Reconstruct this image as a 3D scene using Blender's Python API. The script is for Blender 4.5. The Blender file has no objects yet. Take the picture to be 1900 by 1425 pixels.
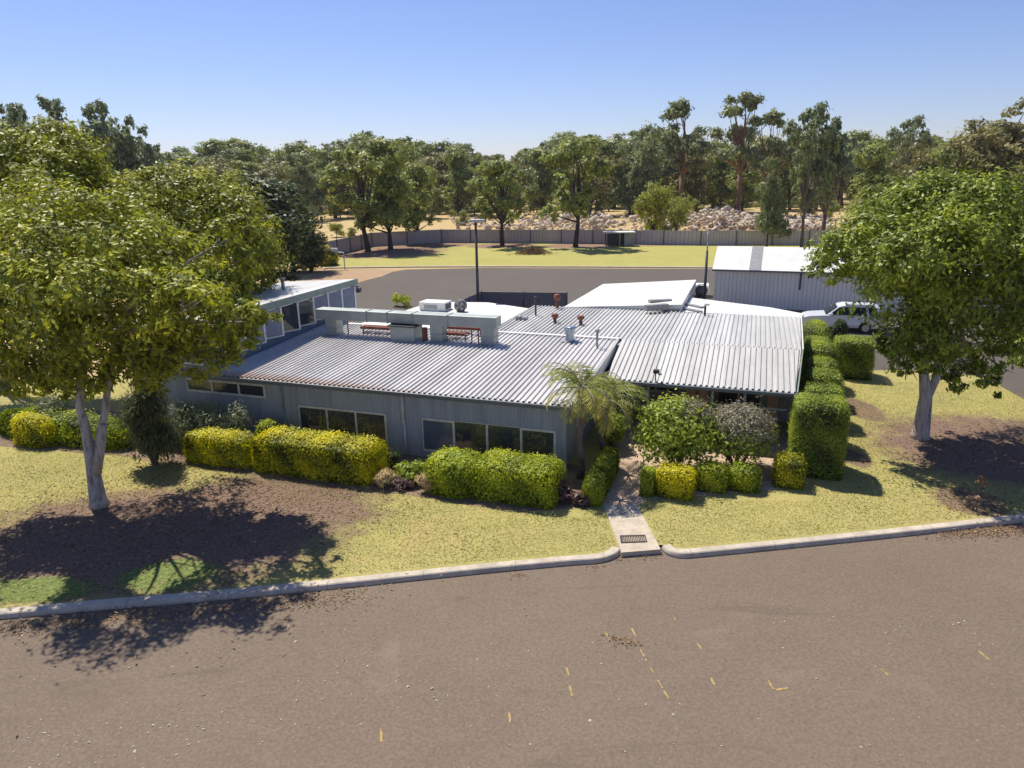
import bpy, bmesh, math, random
import numpy as np
from mathutils import Vector, Matrix, Euler, noise
R=math.radians
sc=bpy.context.scene; COL=sc.collection
# ------------------------------------------------------------------ camera solve (used to turn measured picture points into ground positions)
PW,PH,F=1900.,1425.,1312.; CZ=10.4
PITCH,ROLL=R(16.6),R(1.04)
FW=Vector((0,math.cos(PITCH),-math.sin(PITCH))); U0=Vector((0,math.sin(PITCH),math.cos(PITCH))); R0=Vector((1,0,0))
RT=math.cos(ROLL)*R0-math.sin(ROLL)*U0; UP=math.sin(ROLL)*R0+math.cos(ROLL)*U0
def ray(x,y): return FW+(x-PW/2)/F*RT-(y-PH/2)/F*UP
def at(x,y,z=0.):
    d=ray(x,y); t=(z-CZ)/d.z; return Vector((d.x*t,d.y*t,z))
def dep(x,y,Y):
    d=ray(x,y); t=Y/d.y; return Vector((d.x*t,Y,CZ+d.z*t))
def pxm(Y): return Y/F*1.02          # metres per photo pixel at forward distance Y
TH=R(18.95); A=Vector((math.cos(TH),-math.sin(TH),0)); B=Vector((math.sin(TH),math.cos(TH),0))
O=at(1042,752,2.6); O.z=0
def loc(p): d=p-O; return d.dot(A),d.dot(B)
def W(a,b,z=0.): v=O+A*a+B*b; v.z=z; return v
# ------------------------------------------------------------------ materials
def mat(name):
    m=bpy.data.materials.new(name); m.use_nodes=True; nt=m.node_tree
    return m,nt,nt.nodes['Principled BSDF']
def N(nt,t,**k):
    n=nt.nodes.new(t)
    for a,b in k.items():
        if a in n.inputs: n.inputs[a].default_value=b
        else: setattr(n,a,b)
    return n
def lk(nt,a,b): nt.links.new(a,b)
def ramp(nt,stops,inp):
    n=nt.nodes.new('ShaderNodeValToRGB'); e=n.color_ramp.elements
    while len(e)<len(stops): e.new(0.5)
    for i,(p,c) in enumerate(stops): e[i].position=p; e[i].color=(*c,1)
    lk(nt,inp,n.inputs[0]); return n.outputs[0]
def tex(nt,scale,detail=4,rough=.6,coord='Object',dist=0.,sc3=None):
    tc=N(nt,'ShaderNodeTexCoord'); n=N(nt,'ShaderNodeTexNoise'); n.inputs['Scale'].default_value=scale
    n.inputs['Detail'].default_value=detail; n.inputs['Roughness'].default_value=rough; n.inputs['Distortion'].default_value=dist
    o=tc.outputs[coord]
    if sc3:
        mp=N(nt,'ShaderNodeMapping'); mp.inputs['Scale'].default_value=sc3; lk(nt,o,mp.inputs[0]); o=mp.outputs[0]
    lk(nt,o,n.inputs['Vector']); return n.outputs['Fac']
def mixc(nt,f,a,b,mode='MIX'):
    n=N(nt,'ShaderNodeMix'); n.data_type='RGBA'; n.blend_type=mode
    for s,v in ((0,f),(6,a),(7,b)):
        if hasattr(v,'is_output'): lk(nt,v,n.inputs[s])
        elif s==0: n.inputs[0].default_value=v
        else: n.inputs[s].default_value=(*v,1)
    return n.outputs[2]
def bump(nt,p,h,strength=.3,dist=.02):
    b=N(nt,'ShaderNodeBump'); b.inputs['Strength'].default_value=strength; b.inputs['Distance'].default_value=dist
    lk(nt,h,b.inputs['Height']); lk(nt,b.outputs[0],p.inputs['Normal'])
def plain(name,c,rough=.6,metal=0.,var=.12,scale=3.,spec=.5,grime=None):
    m,nt,p=mat(name)
    f=tex(nt,scale,5,.65); d=tuple(x*(1-var*1.6) for x in c); l=tuple(min(1,x*(1+var)) for x in c)
    col=ramp(nt,[(.3,d),(.7,l)],f)
    if grime:
        g=tex(nt,scale*2.3,6,.7); mk=ramp(nt,[(.52,(0,0,0)),(.7,(1,1,1))],g); col=mixc(nt,mk,col,grime)
    lk(nt,col,p.inputs['Base Color'])
    p.inputs['Roughness'].default_value=rough; p.inputs['Metallic'].default_value=metal; p.inputs['Specular IOR Level'].default_value=spec
    return m
def leafmat(name,dark,mid,light,trans=.32,rough=.5,spec=.35):
    m,nt,p=mat(name)
    at_=N(nt,'ShaderNodeAttribute',attribute_name='tint')
    c=ramp(nt,[(.05,dark),(.5,mid),(.95,light)],at_.outputs['Fac'])
    lk(nt,c,p.inputs['Base Color']); p.inputs['Roughness'].default_value=rough; p.inputs['Specular IOR Level'].default_value=spec
    t=N(nt,'ShaderNodeBsdfTranslucent'); lk(nt,c,t.inputs[0])
    mx=N(nt,'ShaderNodeMixShader'); mx.inputs[0].default_value=trans
    lk(nt,p.outputs[0],mx.inputs[1]); lk(nt,t.outputs[0],mx.inputs[2]); lk(nt,mx.outputs[0],nt.nodes['Material Output'].inputs['Surface'])
    return m
M={}
M['leaf_front']=leafmat('leaf_front',(.032,.045,.011),(.20,.228,.02),(.62,.62,.04),.33)
M['leaf_right']=leafmat('leaf_right',(.03,.045,.011),(.155,.205,.022),(.48,.55,.045),.30)
M['leaf_dark']=leafmat('leaf_dark',(.03,.042,.015),(.065,.09,.025),(.15,.18,.04))
M['leaf_weep']=leafmat('leaf_weep',(.04,.05,.022),(.09,.105,.04),(.19,.20,.07))
M['leaf_olive']=leafmat('leaf_olive',(.07,.09,.028),(.235,.275,.065),(.48,.51,.12),.42)
M['leaf_gum']=leafmat('leaf_gum',(.07,.09,.04),(.20,.24,.10),(.40,.43,.17),.42)
M['leaf_blue']=leafmat('leaf_blue',(.11,.15,.10),(.24,.30,.18),(.42,.47,.25),.5)
M['leaf_brown']=leafmat('leaf_brown',(.08,.08,.032),(.23,.215,.075),(.42,.37,.12),.42)
M['leaf_bright']=leafmat('leaf_bright',(.10,.115,.02),(.29,.32,.05),(.52,.52,.09),.5)
M['hedge_yellow']=leafmat('hedge_yellow',(.10,.125,.01),(.56,.53,.012),(1.,.88,.02),.44)
M['hedge_lime']=leafmat('hedge_lime',(.08,.12,.012),(.34,.42,.02),(.68,.70,.035),.45)
M['hedge_green']=leafmat('hedge_green',(.07,.10,.016),(.26,.34,.035),(.55,.60,.06),.42)
M['leaf_pale']=leafmat('leaf_pale',(.12,.15,.07),(.26,.29,.14),(.46,.48,.26),.3)
M['leaf_grey']=leafmat('leaf_grey',(.10,.085,.06),(.24,.21,.14),(.40,.36,.22),.2)
M['leaf_straw']=leafmat('leaf_straw',(.25,.17,.06),(.5,.36,.15),(.7,.55,.28),.2)
M['leaf_maroon']=leafmat('leaf_maroon',(.06,.03,.03),(.13,.07,.06),(.25,.15,.12),.2)
M['leaf_litter']=leafmat('leaf_litter',(.10,.06,.035),(.24,.15,.085),(.45,.31,.19),.1,.8,.1)
M['palm']=leafmat('palm',(.10,.15,.03),(.28,.35,.06),(.62,.54,.12),.5)
m,nt,p=mat('bark_pale'); f1=tex(nt,5,6,.7,sc3=(2.6,2.6,.45),dist=.5); f2=tex(nt,2.2,5,.7,sc3=(2,2,.35),dist=.6)
c_=ramp(nt,[(.30,(.17,.125,.10)),(.47,(.44,.38,.33)),(.68,(.60,.53,.47))],f1); c_=mixc(nt,ramp(nt,[(.55,(0,0,0)),(.66,(1,1,1))],f2),c_,(.13,.09,.07)); lk(nt,c_,p.inputs['Base Color']); p.inputs['Roughness'].default_value=.9; bump(nt,p,f1,.7,.03); M['bark_pale']=m
M['bark_dark']=plain('bark_dark',(.065,.05,.042),.9,var=.35,scale=5)
M['bark_rust']=plain('bark_rust',(.26,.13,.08),.9,var=.35,scale=1.5,grime=(.09,.05,.04))
M['bark_grey']=plain('bark_grey',(.16,.12,.10),.9,var=.35,scale=2)
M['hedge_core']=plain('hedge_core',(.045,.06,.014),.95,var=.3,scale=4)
M['frame']=plain('frame',(.66,.61,.50),.5,var=.1,scale=2,grime=(.36,.32,.25))
M['frame_white']=plain('frame_white',(.72,.72,.68),.5,var=.06)
M['gutter']=plain('gutter',(.15,.17,.19),.5,var=.12)
M['fascia_green']=plain('fascia_green',(.22,.28,.25),.55,var=.12)
M['duct']=plain('duct',(.40,.44,.41),.5,.25,.12,1.2,grime=(.36,.38,.36))
M['duct_dark']=plain('duct_dark',(.05,.055,.06),.6)
M['rust']=plain('rust',(.28,.11,.06),.85,var=.3,scale=6,grime=(.14,.06,.04))
M['rust_red']=plain('rust_red',(.23,.075,.045),.85,var=.3,scale=6)
M['galv_blue']=plain('galv_blue',(.42,.50,.55),.35,.6,.1,3)
M['steel_dark']=plain('steel_dark',(.07,.07,.08),.6,.2,.15)
M['steel_grey']=plain('steel_grey',(.35,.36,.38),.5,.4,.12)
M['white_paint']=plain('white_paint',(.80,.80,.78),.5,var=.05,grime=(.68,.66,.60))
M['white_roof']=plain('white_roof',(.70,.685,.65),.6,var=.06,scale=.7,grime=(.58,.56,.52))
M['brick']=None
M['concrete']=plain('concrete',(.52,.44,.34),.9,var=.16,scale=2.5,grime=(.36,.30,.24))
M['paving']=plain('paving',(.48,.35,.25),.9,var=.15,scale=5,grime=(.30,.22,.17))
M['kerb']=plain('kerb',(.52,.45,.36),.9,var=.15,scale=1.8,grime=(.38,.33,.27))
M['grate']=plain('grate',(.07,.055,.045),.8,var=.3,scale=20)
M['yellow_line']=plain('yellow_line',(.42,.285,.095),.85,var=.35,scale=14,grime=(.22,.165,.105))
M['pebble']=plain('pebble',(.50,.44,.36),.9,var=.2)
M['rock']=plain('rock',(.60,.50,.39),.95,var=.5,scale=.5,grime=(.30,.19,.11))
M['brush']=plain('brush',(.30,.18,.12),.95,var=.35)
M['post_wood']=plain('post_wood',(.35,.30,.22),.8,var=.2)
M['cloth']=plain('cloth',(.20,.185,.20),.9,var=.1)
M['tank']=plain('tank',(.14,.15,.15),.6)
M['skylight']=plain('skylight',(.30,.30,.29),.4)
M['tan']=plain('tan',(.55,.36,.20),.9,var=.1)
M['mulch']=None
m=M['kerb']; nt=m.node_tree; p=nt.nodes['Principled BSDF']; tc=N(nt,'ShaderNodeTexCoord'); sx=N(nt,'ShaderNodeSeparateXYZ'); lk(nt,tc.outputs['Object'],sx.inputs[0]); pp_=N(nt,'ShaderNodeMath',operation='PINGPONG'); lk(nt,sx.outputs[0],pp_.inputs[0]); pp_.inputs[1].default_value=1.25
jm=ramp(nt,[(.0,(.75,.75,.75)),(.014,(0,0,0))],pp_.outputs[0]); src=p.inputs['Base Color'].links[0].from_socket; st=ramp(nt,[(.5,(0,0,0)),(.7,(.6,.6,.6))],tex(nt,1.3,6,.7)); lk(nt,mixc(nt,jm,mixc(nt,st,src,(.30,.25,.19)),(.12,.10,.08)),p.inputs['Base Color'])
# glass
m,nt,p=mat('glass_dark'); p.inputs['Base Color'].default_value=(.04,.046,.055,1); p.inputs['Roughness'].default_value=.045; p.inputs['Specular IOR Level'].default_value=.9
b_=tex(nt,.8,2,.5); bump(nt,p,b_,.05,.02); M['glass']=m
m,nt,p=mat('glass_blind'); f=N(nt,'ShaderNodeTexCoord'); p.inputs['Base Color'].default_value=(.10,.12,.15,1); p.inputs['Roughness'].default_value=.12; M['glass_blind']=m
m,nt,p=mat('panel_blue'); lk(nt,ramp(nt,[(.3,(.12,.16,.24)),(.7,(.17,.21,.30))],tex(nt,1.5)),p.inputs['Base Color']); p.inputs['Roughness'].default_value=.35; M['panel_blue']=m
# clad wall: fine vertical ribs, streaky weathering
def clad(name,c,pitch=.085,streak=.25,axis='XY'):
    m,nt,p=mat(name)
    tc=N(nt,'ShaderNodeTexCoord'); sx=N(nt,'ShaderNodeSeparateXYZ'); lk(nt,tc.outputs['Object'],sx.inputs[0])
    ad=N(nt,'ShaderNodeMath',operation='ADD'); lk(nt,sx.outputs[0],ad.inputs[0]); lk(nt,sx.outputs[1],ad.inputs[1])
    mu=N(nt,'ShaderNodeMath',operation='MULTIPLY'); lk(nt,ad.outputs[0],mu.inputs[0]); mu.inputs[1].default_value=2*math.pi/pitch
    sn=N(nt,'ShaderNodeMath',operation='SINE'); lk(nt,mu.outputs[0],sn.inputs[0])
    bump(nt,p,sn.outputs[0],.8,.008)
    f=tex(nt,1.2,5,.6,sc3=(3.5,3.5,.25))
    g=tex(nt,.35,3,.5)
    col=ramp(nt,[(.3,tuple(x*(1-streak) for x in c)),(.7,tuple(x*(1+streak*.6) for x in c))],f)
    col=mixc(nt,mixc(nt,.5,(0,0,0),g) if False else .18,col,ramp(nt,[(.35,tuple(x*.7 for x in c)),(.65,tuple(x*1.25 for x in c))],g))
    # rib lines: base colour goes darker along the channels
    mr=N(nt,'ShaderNodeMapRange'); lk(nt,sn.outputs[0],mr.inputs[0]); mr.inputs[1].default_value=-1; mr.inputs[2].default_value=-.55; mr.inputs[3].default_value=.72; mr.inputs[4].default_value=1
    cc=N(nt,'ShaderNodeCombineColor'); [lk(nt,mr.outputs[0],cc.inputs[i]) for i in range(3)]
    col=mixc(nt,1.,col,cc.outputs[0],'MULTIPLY')
    lk(nt,col,p.inputs['Base Color']); p.inputs['Roughness'].default_value=.55
    return m
M['wall_blue']=clad('wall_blue',(.36,.385,.42))
M['wall_side']=clad('wall_side',(.40,.40,.39))
M['wall_wing']=clad('wall_wing',(.15,.22,.32),.1)
M['wall_shed']=clad('wall_shed',(.88,.82,.73),.30,.05)
M['fence_panel']=clad('fence_panel',(.46,.41,.42),.35,.15)
# zincalume ribbed roof with stains
def roofmat(name,c,rust=0.):
    m,nt,p=mat(name)
    f=tex(nt,.9,5,.65,sc3=(2.2,.35,1)); g=tex(nt,7,4,.6,sc3=(3,.5,1))
    col=ramp(nt,[(.3,tuple(x*.8 for x in c)),(.7,tuple(min(1,x*1.1) for x in c))],f)
    col=mixc(nt,.25,col,ramp(nt,[(.35,tuple(x*.65 for x in c)),(.65,c)],g))
    tq=N(nt,'ShaderNodeTexCoord'); sq=N(nt,'ShaderNodeSeparateXYZ'); lk(nt,tq.outputs['Object'],sq.inputs[0])
    fl_=N(nt,'ShaderNodeMath',operation='SNAP'); lk(nt,sq.outputs[0],fl_.inputs[0]); fl_.inputs[1].default_value=.86
    wn=N(nt,'ShaderNodeTexWhiteNoise'); wn.noise_dimensions='1D'; lk(nt,fl_.outputs[0],wn.inputs['W']); mr=N(nt,'ShaderNodeMapRange'); lk(nt,wn.outputs['Value'],mr.inputs[0]); mr.inputs[3].default_value=.84; mr.inputs[4].default_value=1.04
    cc=N(nt,'ShaderNodeCombineColor'); [lk(nt,mr.outputs[0],cc.inputs[i]) for i in range(3)]; col=mixc(nt,1.,col,cc.outputs[0],'MULTIPLY')
    lp=N(nt,'ShaderNodeMath',operation='PINGPONG'); lk(nt,sq.outputs[1],lp.inputs[0]); lp.inputs[1].default_value=.6; lm=ramp(nt,[(.0,(.35,.35,.35)),(.012,(0,0,0))],lp.outputs[0]); col=mixc(nt,lm,col,tuple(x*.6 for x in c))
    if rust:
        tc=N(nt,'ShaderNodeTexCoord'); sx=N(nt,'ShaderNodeSeparateXYZ'); lk(nt,tc.outputs['Object'],sx.inputs[0])
        a=N(nt,'ShaderNodeMapRange'); lk(nt,sx.outputs[1],a.inputs[0]); a.inputs[1].default_value=.8; a.inputs[2].default_value=-.2; a.inputs[3].default_value=0; a.inputs[4].default_value=1
        b=N(nt,'ShaderNodeMapRange'); lk(nt,sx.outputs[0],b.inputs[0]); b.inputs[1].default_value=-4; b.inputs[2].default_value=-11; b.inputs[3].default_value=.1; b.inputs[4].default_value=1
        mm=N(nt,'ShaderNodeMath',operation='MULTIPLY'); lk(nt,a.outputs[0],mm.inputs[0]); lk(nt,b.outputs[0],mm.inputs[1])
        rn=tex(nt,3,5,.7); m3=N(nt,'ShaderNodeMath',operation='MULTIPLY_ADD'); lk(nt,rn,m3.inputs[0]); m3.inputs[1].default_value=.9; lk(nt,mm.outputs[0],m3.inputs[2])
        mk=ramp(nt,[(.62,(0,0,0)),(1.,(rust,rust,rust))],m3.outputs[0])
        col=mixc(nt,mk,col,(.36,.19,.10))
        g2=tex(nt,1.1,5,.7,sc3=(2.5,.3,1)); mk2=ramp(nt,[(.62,(0,0,0)),(.85,(.35,.35,.35))],g2); col=mixc(nt,mk2,col,(.38,.25,.17))
    lk(nt,col,p.inputs['Base Color']); p.inputs['Roughness'].default_value=.45; p.inputs['Metallic'].default_value=.1
    return m
M['roof_main']=roofmat('roof_main',(.62,.60,.59),.55)
M['roof_right']=roofmat('roof_right',(.62,.61,.58),.25)
# brick
m,nt,p=mat('brick'); tc=N(nt,'ShaderNodeTexCoord'); bt=N(nt,'ShaderNodeTexBrick'); lk(nt,tc.outputs['Object'],bt.inputs[0]); bt.inputs['Scale'].default_value=4.
bt.inputs['Color1'].default_value=(.28,.17,.12,1); bt.inputs['Color2'].default_value=(.36,.24,.17,1); bt.inputs['Mortar'].default_value=(.35,.31,.27,1); lk(nt,bt.outputs[0],p.inputs['Base Color']); p.inputs['Roughness'].default_value=.9; M['brick']=m
# asphalt
def asphalt(name,c,dusty):
    m,nt,p=mat(name)
    big=tex(nt,.10,5,.6,dist=.4); med=tex(nt,.7,6,.65,dist=.3); fine=tex(nt,14,4,.7); grit=tex(nt,55,2,.6)
    col=ramp(nt,[(.32,tuple(x*.78 for x in c)),(.68,tuple(x*1.2 for x in c))],big)
    col=mixc(nt,.35,col,ramp(nt,[(.3,tuple(x*.75 for x in c)),(.7,tuple(x*1.2 for x in c))],med))
    col=mixc(nt,.6,col,ramp(nt,[(.3,tuple(x*.62 for x in c)),(.7,tuple(x*1.42 for x in c))],fine))
    mk=ramp(nt,[(.60,(0,0,0)),(.80,(.55,.55,.55))],tex(nt,.23,6,.72,dist=1.2)); col=mixc(nt,mk,col,dusty)
    mk=ramp(nt,[(.66,(0,0,0)),(.72,(.9,.9,.9))],grit); mk2=ramp(nt,[(.5,(0,0,0)),(.68,(1,1,1))],tex(nt,.5,4,.6))
    col=mixc(nt,mixc(nt,1.,mk,mk2,'MULTIPLY'),col,(.52,.48,.42))
    # dark oil marks and tyre lines
    mk=ramp(nt,[(.58,(0,0,0)),(.74,(.55,.55,.55))],tex(nt,.45,5,.7,dist=.8,sc3=(.35,1.7,1))); col=mixc(nt,mk,col,tuple(x*.6 for x in c))
    mk=ramp(nt,[(.55,(0,0,0)),(.75,(.5,.5,.5))],tex(nt,1.1,6,.75,dist=.5,sc3=(.5,1.3,1))); col=mixc(nt,mk,col,tuple(x*1.25 for x in c))
    vo=N(nt,'ShaderNodeTexVoronoi',feature='DISTANCE_TO_EDGE'); vo.inputs['Scale'].default_value=.16
    tc=N(nt,'ShaderNodeTexCoord'); ns=N(nt,'ShaderNodeTexNoise'); ns.inputs['Scale'].default_value=.8; ns.inputs['Detail'].default_value=4; lk(nt,tc.outputs['Object'],ns.inputs['Vector'])
    vm=N(nt,'ShaderNodeMix'); vm.data_type='VECTOR'; vm.inputs[0].default_value=.35; lk(nt,tc.outputs['Object'],vm.inputs[4]); lk(nt,ns.outputs['Color'],vm.inputs[5]); lk(nt,vm.outputs[1],vo.inputs['Vector'])
    ck=ramp(nt,[(.0,(.16,.16,.16)),(.004,(0,0,0))],vo.outputs['Distance']); col=mixc(nt,ck,col,tuple(x*.5 for x in c))
    lk(nt,col,p.inputs['Base Color']); p.inputs['Roughness'].default_value=.88; p.inputs['Specular IOR Level'].default_value=.25
    bump(nt,p,fine,.35,.01); return m
M['asphalt']=asphalt('asphalt',(.172,.131,.096),(.27,.212,.16))
M['asphalt_rear']=asphalt('asphalt_rear',(.108,.092,.078),(.17,.145,.12))
# ground covers.  spots: (x,y,rx,ry) ellipses of leaf litter round the trees
def turf(name,g1,g2,g3,spots=(),dirt=(.30,.20,.13),green=()):
    m,nt,p=mat(name)
    big=tex(nt,.22,5,.6,dist=.5); med=tex(nt,1.3,6,.7,dist=.4); fine=tex(nt,9,5,.75); fi2=tex(nt,28,3,.7)
    col=ramp(nt,[(.34,g1),(.5,g2),(.64,g3)],big)
    col=mixc(nt,.55,col,ramp(nt,[(.36,g1),(.5,g2),(.64,g3)],med))
    col=mixc(nt,.55,col,ramp(nt,[(.28,tuple(x*.42 for x in g1)),(.5,g2),(.72,tuple(min(1,x*1.3) for x in g3))],fine))
    col=mixc(nt,.35,col,ramp(nt,[(.3,tuple(x*.4 for x in g1)),(.7,tuple(min(1,x*1.3) for x in g3))],fi2))
    mk=ramp(nt,[(.52,(0,0,0)),(.72,(.7,.7,.7))],tex(nt,.5,6,.7,dist=.8)); col=mixc(nt,mk,col,tuple(x*1.05 for x in (.40,.29,.13)))
    tc=N(nt,'ShaderNodeTexCoord')
    def spotmask(lst):
        acc=None
        for (x,y,rx,ry) in lst:
            mp=N(nt,'ShaderNodeMapping',vector_type='TEXTURE'); mp.inputs['Location'].default_value=(x,y,0); mp.inputs['Scale'].default_value=(rx,ry,1)
            lk(nt,tc.outputs['Object'],mp.inputs[0]); ln=N(nt,'ShaderNodeVectorMath',operation='LENGTH'); lk(nt,mp.outputs[0],ln.inputs[0])
            if acc is None: acc=ln.outputs['Value']
            else:
                mn=N(nt,'ShaderNodeMath',operation='MINIMUM'); lk(nt,acc,mn.inputs[0]); lk(nt,ln.outputs['Value'],mn.inputs[1]); acc=mn.outputs[0]
        no=N(nt,'ShaderNodeMath',operation='MULTIPLY_ADD'); lk(nt,tex(nt,1.1,6,.7),no.inputs[0]); no.inputs[1].default_value=-.9; lk(nt,acc,no.inputs[2])
        return ramp(nt,[(.30,(1,1,1)),(.58,(0,0,0))],no.outputs[0])
    if spots:
        mk=spotmask(spots); d=dirt
        dc=ramp(nt,[(.3,tuple(x*.45 for x in d)),(.5,d),(.72,tuple(min(1,x*1.5) for x in d))],fine)
        col=mixc(nt,mk,col,dc)
    if green:
        mk=spotmask(green); gc=ramp(nt,[(.3,(.06,.09,.025)),(.5,(.15,.19,.055)),(.72,(.32,.33,.12))],fine)
        col=mixc(nt,mk,col,gc)
    lk(nt,col,p.inputs['Base Color']); p.inputs['Roughness'].default_value=.95; p.inputs['Specular IOR Level'].default_value=.1
    bump(nt,p,fine,.6,.05); return m
treeL=at(185,938); treeR=at(1707,812)
M['lawn']=turf('lawn',(.17,.19,.06),(.345,.32,.11),(.52,.43,.17),
   spots=[(treeL.x+2.6,treeL.y-2.2,6.6,3.9),(treeL.x+5.4,treeL.y-.6,4.4,3.4),(treeR.x+2.5,treeR.y-1.2,5.2,4.2),(at(1800,930).x,at(1800,930).y,1.1,1.2),(at(1600,760).x,at(1600,760).y,.9,2.0),(at(1585,850).x,at(1585,850).y,.6,1.)],
   dirt=(.20,.135,.10),green=[(at(315,1068).x,at(315,1068).y,1.5,.95),(at(55,1095).x,at(55,1095).y,2.0,.7)])
M['rear_lawn']=turf('rear_lawn',(.20,.24,.055),(.37,.36,.10),(.50,.43,.16),
   spots=[(at(690,470).x,at(690,470).y+2,11,9),(at(932,456).x,at(932,456).y,6,4),(at(1070,456).x,at(1070,456).y,6,4),(at(1230,452).x,at(1230,452).y,7,4),(at(780,455).x,at(780,455).y,9,5)],dirt=(.26,.17,.12))
M['ground']=turf('ground',(.36,.26,.12),(.50,.36,.17),(.60,.45,.24))
m=turf('mulch',(.12,.08,.055),(.20,.14,.10),(.33,.24,.17)); M['mulch']=m
M['soil']=turf('soil',(.30,.20,.13),(.40,.27,.17),(.46,.33,.21))
# ------------------------------------------------------------------ mesh helpers
class MB:
    def __init__(s): s.v=[]; s.f=[]
    def add(s,vs,fs):
        o=len(s.v); s.v+= [tuple(v) for v in vs]; s.f+=[tuple(i+o for i in f) for f in fs]; return s
    def box(s,x0,x1,y0,y1,z0,z1):
        return s.add([(x0,y0,z0),(x1,y0,z0),(x1,y1,z0),(x0,y1,z0),(x0,y0,z1),(x1,y0,z1),(x1,y1,z1),(x0,y1,z1)],
                     [(0,3,2,1),(4,5,6,7),(0,1,5,4),(1,2,6,5),(2,3,7,6),(3,0,4,7)])
    def prism(s,poly,z0,z1):
        n=len(poly); zt=z1 if hasattr(z1,'__len__') else [z1]*n
        vs=[(p[0],p[1],z0) for p in poly]+[(p[0],p[1],zt[i]) for i,p in enumerate(poly)]
        return s.add(vs,[tuple(range(n-1,-1,-1)),tuple(range(n,2*n))]+[(i,(i+1)%n,n+(i+1)%n,n+i) for i in range(n)])
    def tube(s,pts,rad,n=10,cap=True):
        pts=[Vector(p) for p in pts]; rings=[]; vs=[]; fs=[]
        up=Vector((.31,.17,.93)).normalized()
        for i,p in enumerate(pts):
            t=(pts[min(i+1,len(pts)-1)]-pts[max(i-1,0)]).normalized()
            u=t.cross(Vector((1,0,0)) if abs(t.x)<.9 else Vector((0,1,0))).normalized(); w=t.cross(u)
            r=rad[i] if hasattr(rad,'__len__') else rad
            for k in range(n):
                a=2*math.pi*k/n; vs.append(p+u*(r*math.cos(a))+w*(r*math.sin(a)))
        for i in range(len(pts)-1):
            for k in range(n):
                a=i*n+k; b=i*n+(k+1)%n; fs.append((a,b,b+n,a+n))
        if cap: fs+= [tuple(range(n-1,-1,-1)),tuple(range((len(pts)-1)*n,len(pts)*n))]
        return s.add(vs,fs)
    def build(s,name,m,parent=None,smooth=False,fix=True):
        me=bpy.data.meshes.new(name); me.from_pydata(s.v,[],s.f); me.update()
        if fix:
            bm=bmesh.new(); bm.from_mesh(me); bmesh.ops.recalc_face_normals(bm,faces=bm.faces[:]); bm.to_mesh(me); bm.free()
        if smooth: me.polygons.foreach_set('use_smooth',[True]*len(me.polygons))
        me.materials.append(m); return link(name,me,parent)
def link(name,me,parent=None):
    o=bpy.data.objects.new(name,me); COL.objects.link(o)
    if parent: o.parent=parent
    return o
def bevel(o,w=.01,seg=2):
    md=o.modifiers.new('bevel','BEVEL'); md.width=w; md.segments=seg; md.limit_method='ANGLE'; return o
def tag(o,label=None,cat=None,group=None,kind=None):
    if label: o['label']=label
    if cat: o['category']=cat
    if group: o['group']=group
    if kind: o['kind']=kind
    return o
def thing(name,label,cat,p=(0,0,0),rz=0.,group=None):
    o=bpy.data.objects.new(name,None); COL.objects.link(o); o.location=p; o.rotation_euler=(0,0,rz); o.empty_display_size=.3
    return tag(o,label,cat,group)
def copy_tree(o,parent=None):
    c=o.copy(); COL.objects.link(c)
    if parent: c.parent=parent
    for ch in list(o.children): copy_tree(ch,c)
    return c
def sheet(name,poly,z,m,kind='structure',sub=0,jit=0.):
    pts=[(p[0],p[1],z) for p in poly]
    me=bpy.data.meshes.new(name); bm=bmesh.new(); f=bm.faces.new([bm.verts.new(p) for p in pts]); bm.normal_update()
    if f.normal.z<0: f.normal_flip()
    bmesh.ops.triangulate(bm,faces=bm.faces[:]); bm.to_mesh(me); bm.free(); me.materials.append(m)
    o=link(name,me); o['kind']=kind; return o
def smoothline(pts,n=6):
    out=[]; P=[Vector((p[0],p[1],0)) for p in pts]
    for i in range(len(P)-1):
        p0=P[max(i-1,0)];p1=P[i];p2=P[i+1];p3=P[min(i+2,len(P)-1)]
        for k in range(n):
            t=k/n; out.append(.5*((2*p1)+(p2-p0)*t+(2*p0-5*p1+4*p2-p3)*t*t+(3*p1-p0-3*p2+p3)*t**3))
    out.append(P[-1]); return out
def wobble(poly,amp,step=.6,seed=0):
    rng=random.Random(seed); out=[]; n=len(poly)
    for i in range(n):
        a=Vector((poly[i][0],poly[i][1],0)); b=Vector((poly[(i+1)%n][0],poly[(i+1)%n][1],0)); k=max(1,int((b-a).length/step))
        for j in range(k):
            q=a.lerp(b,j/k); v=noise.noise_vector(q*.8+Vector((seed*7.1,0,0)))*amp; out.append((q.x+v.x,q.y+v.y))
    return out
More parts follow.
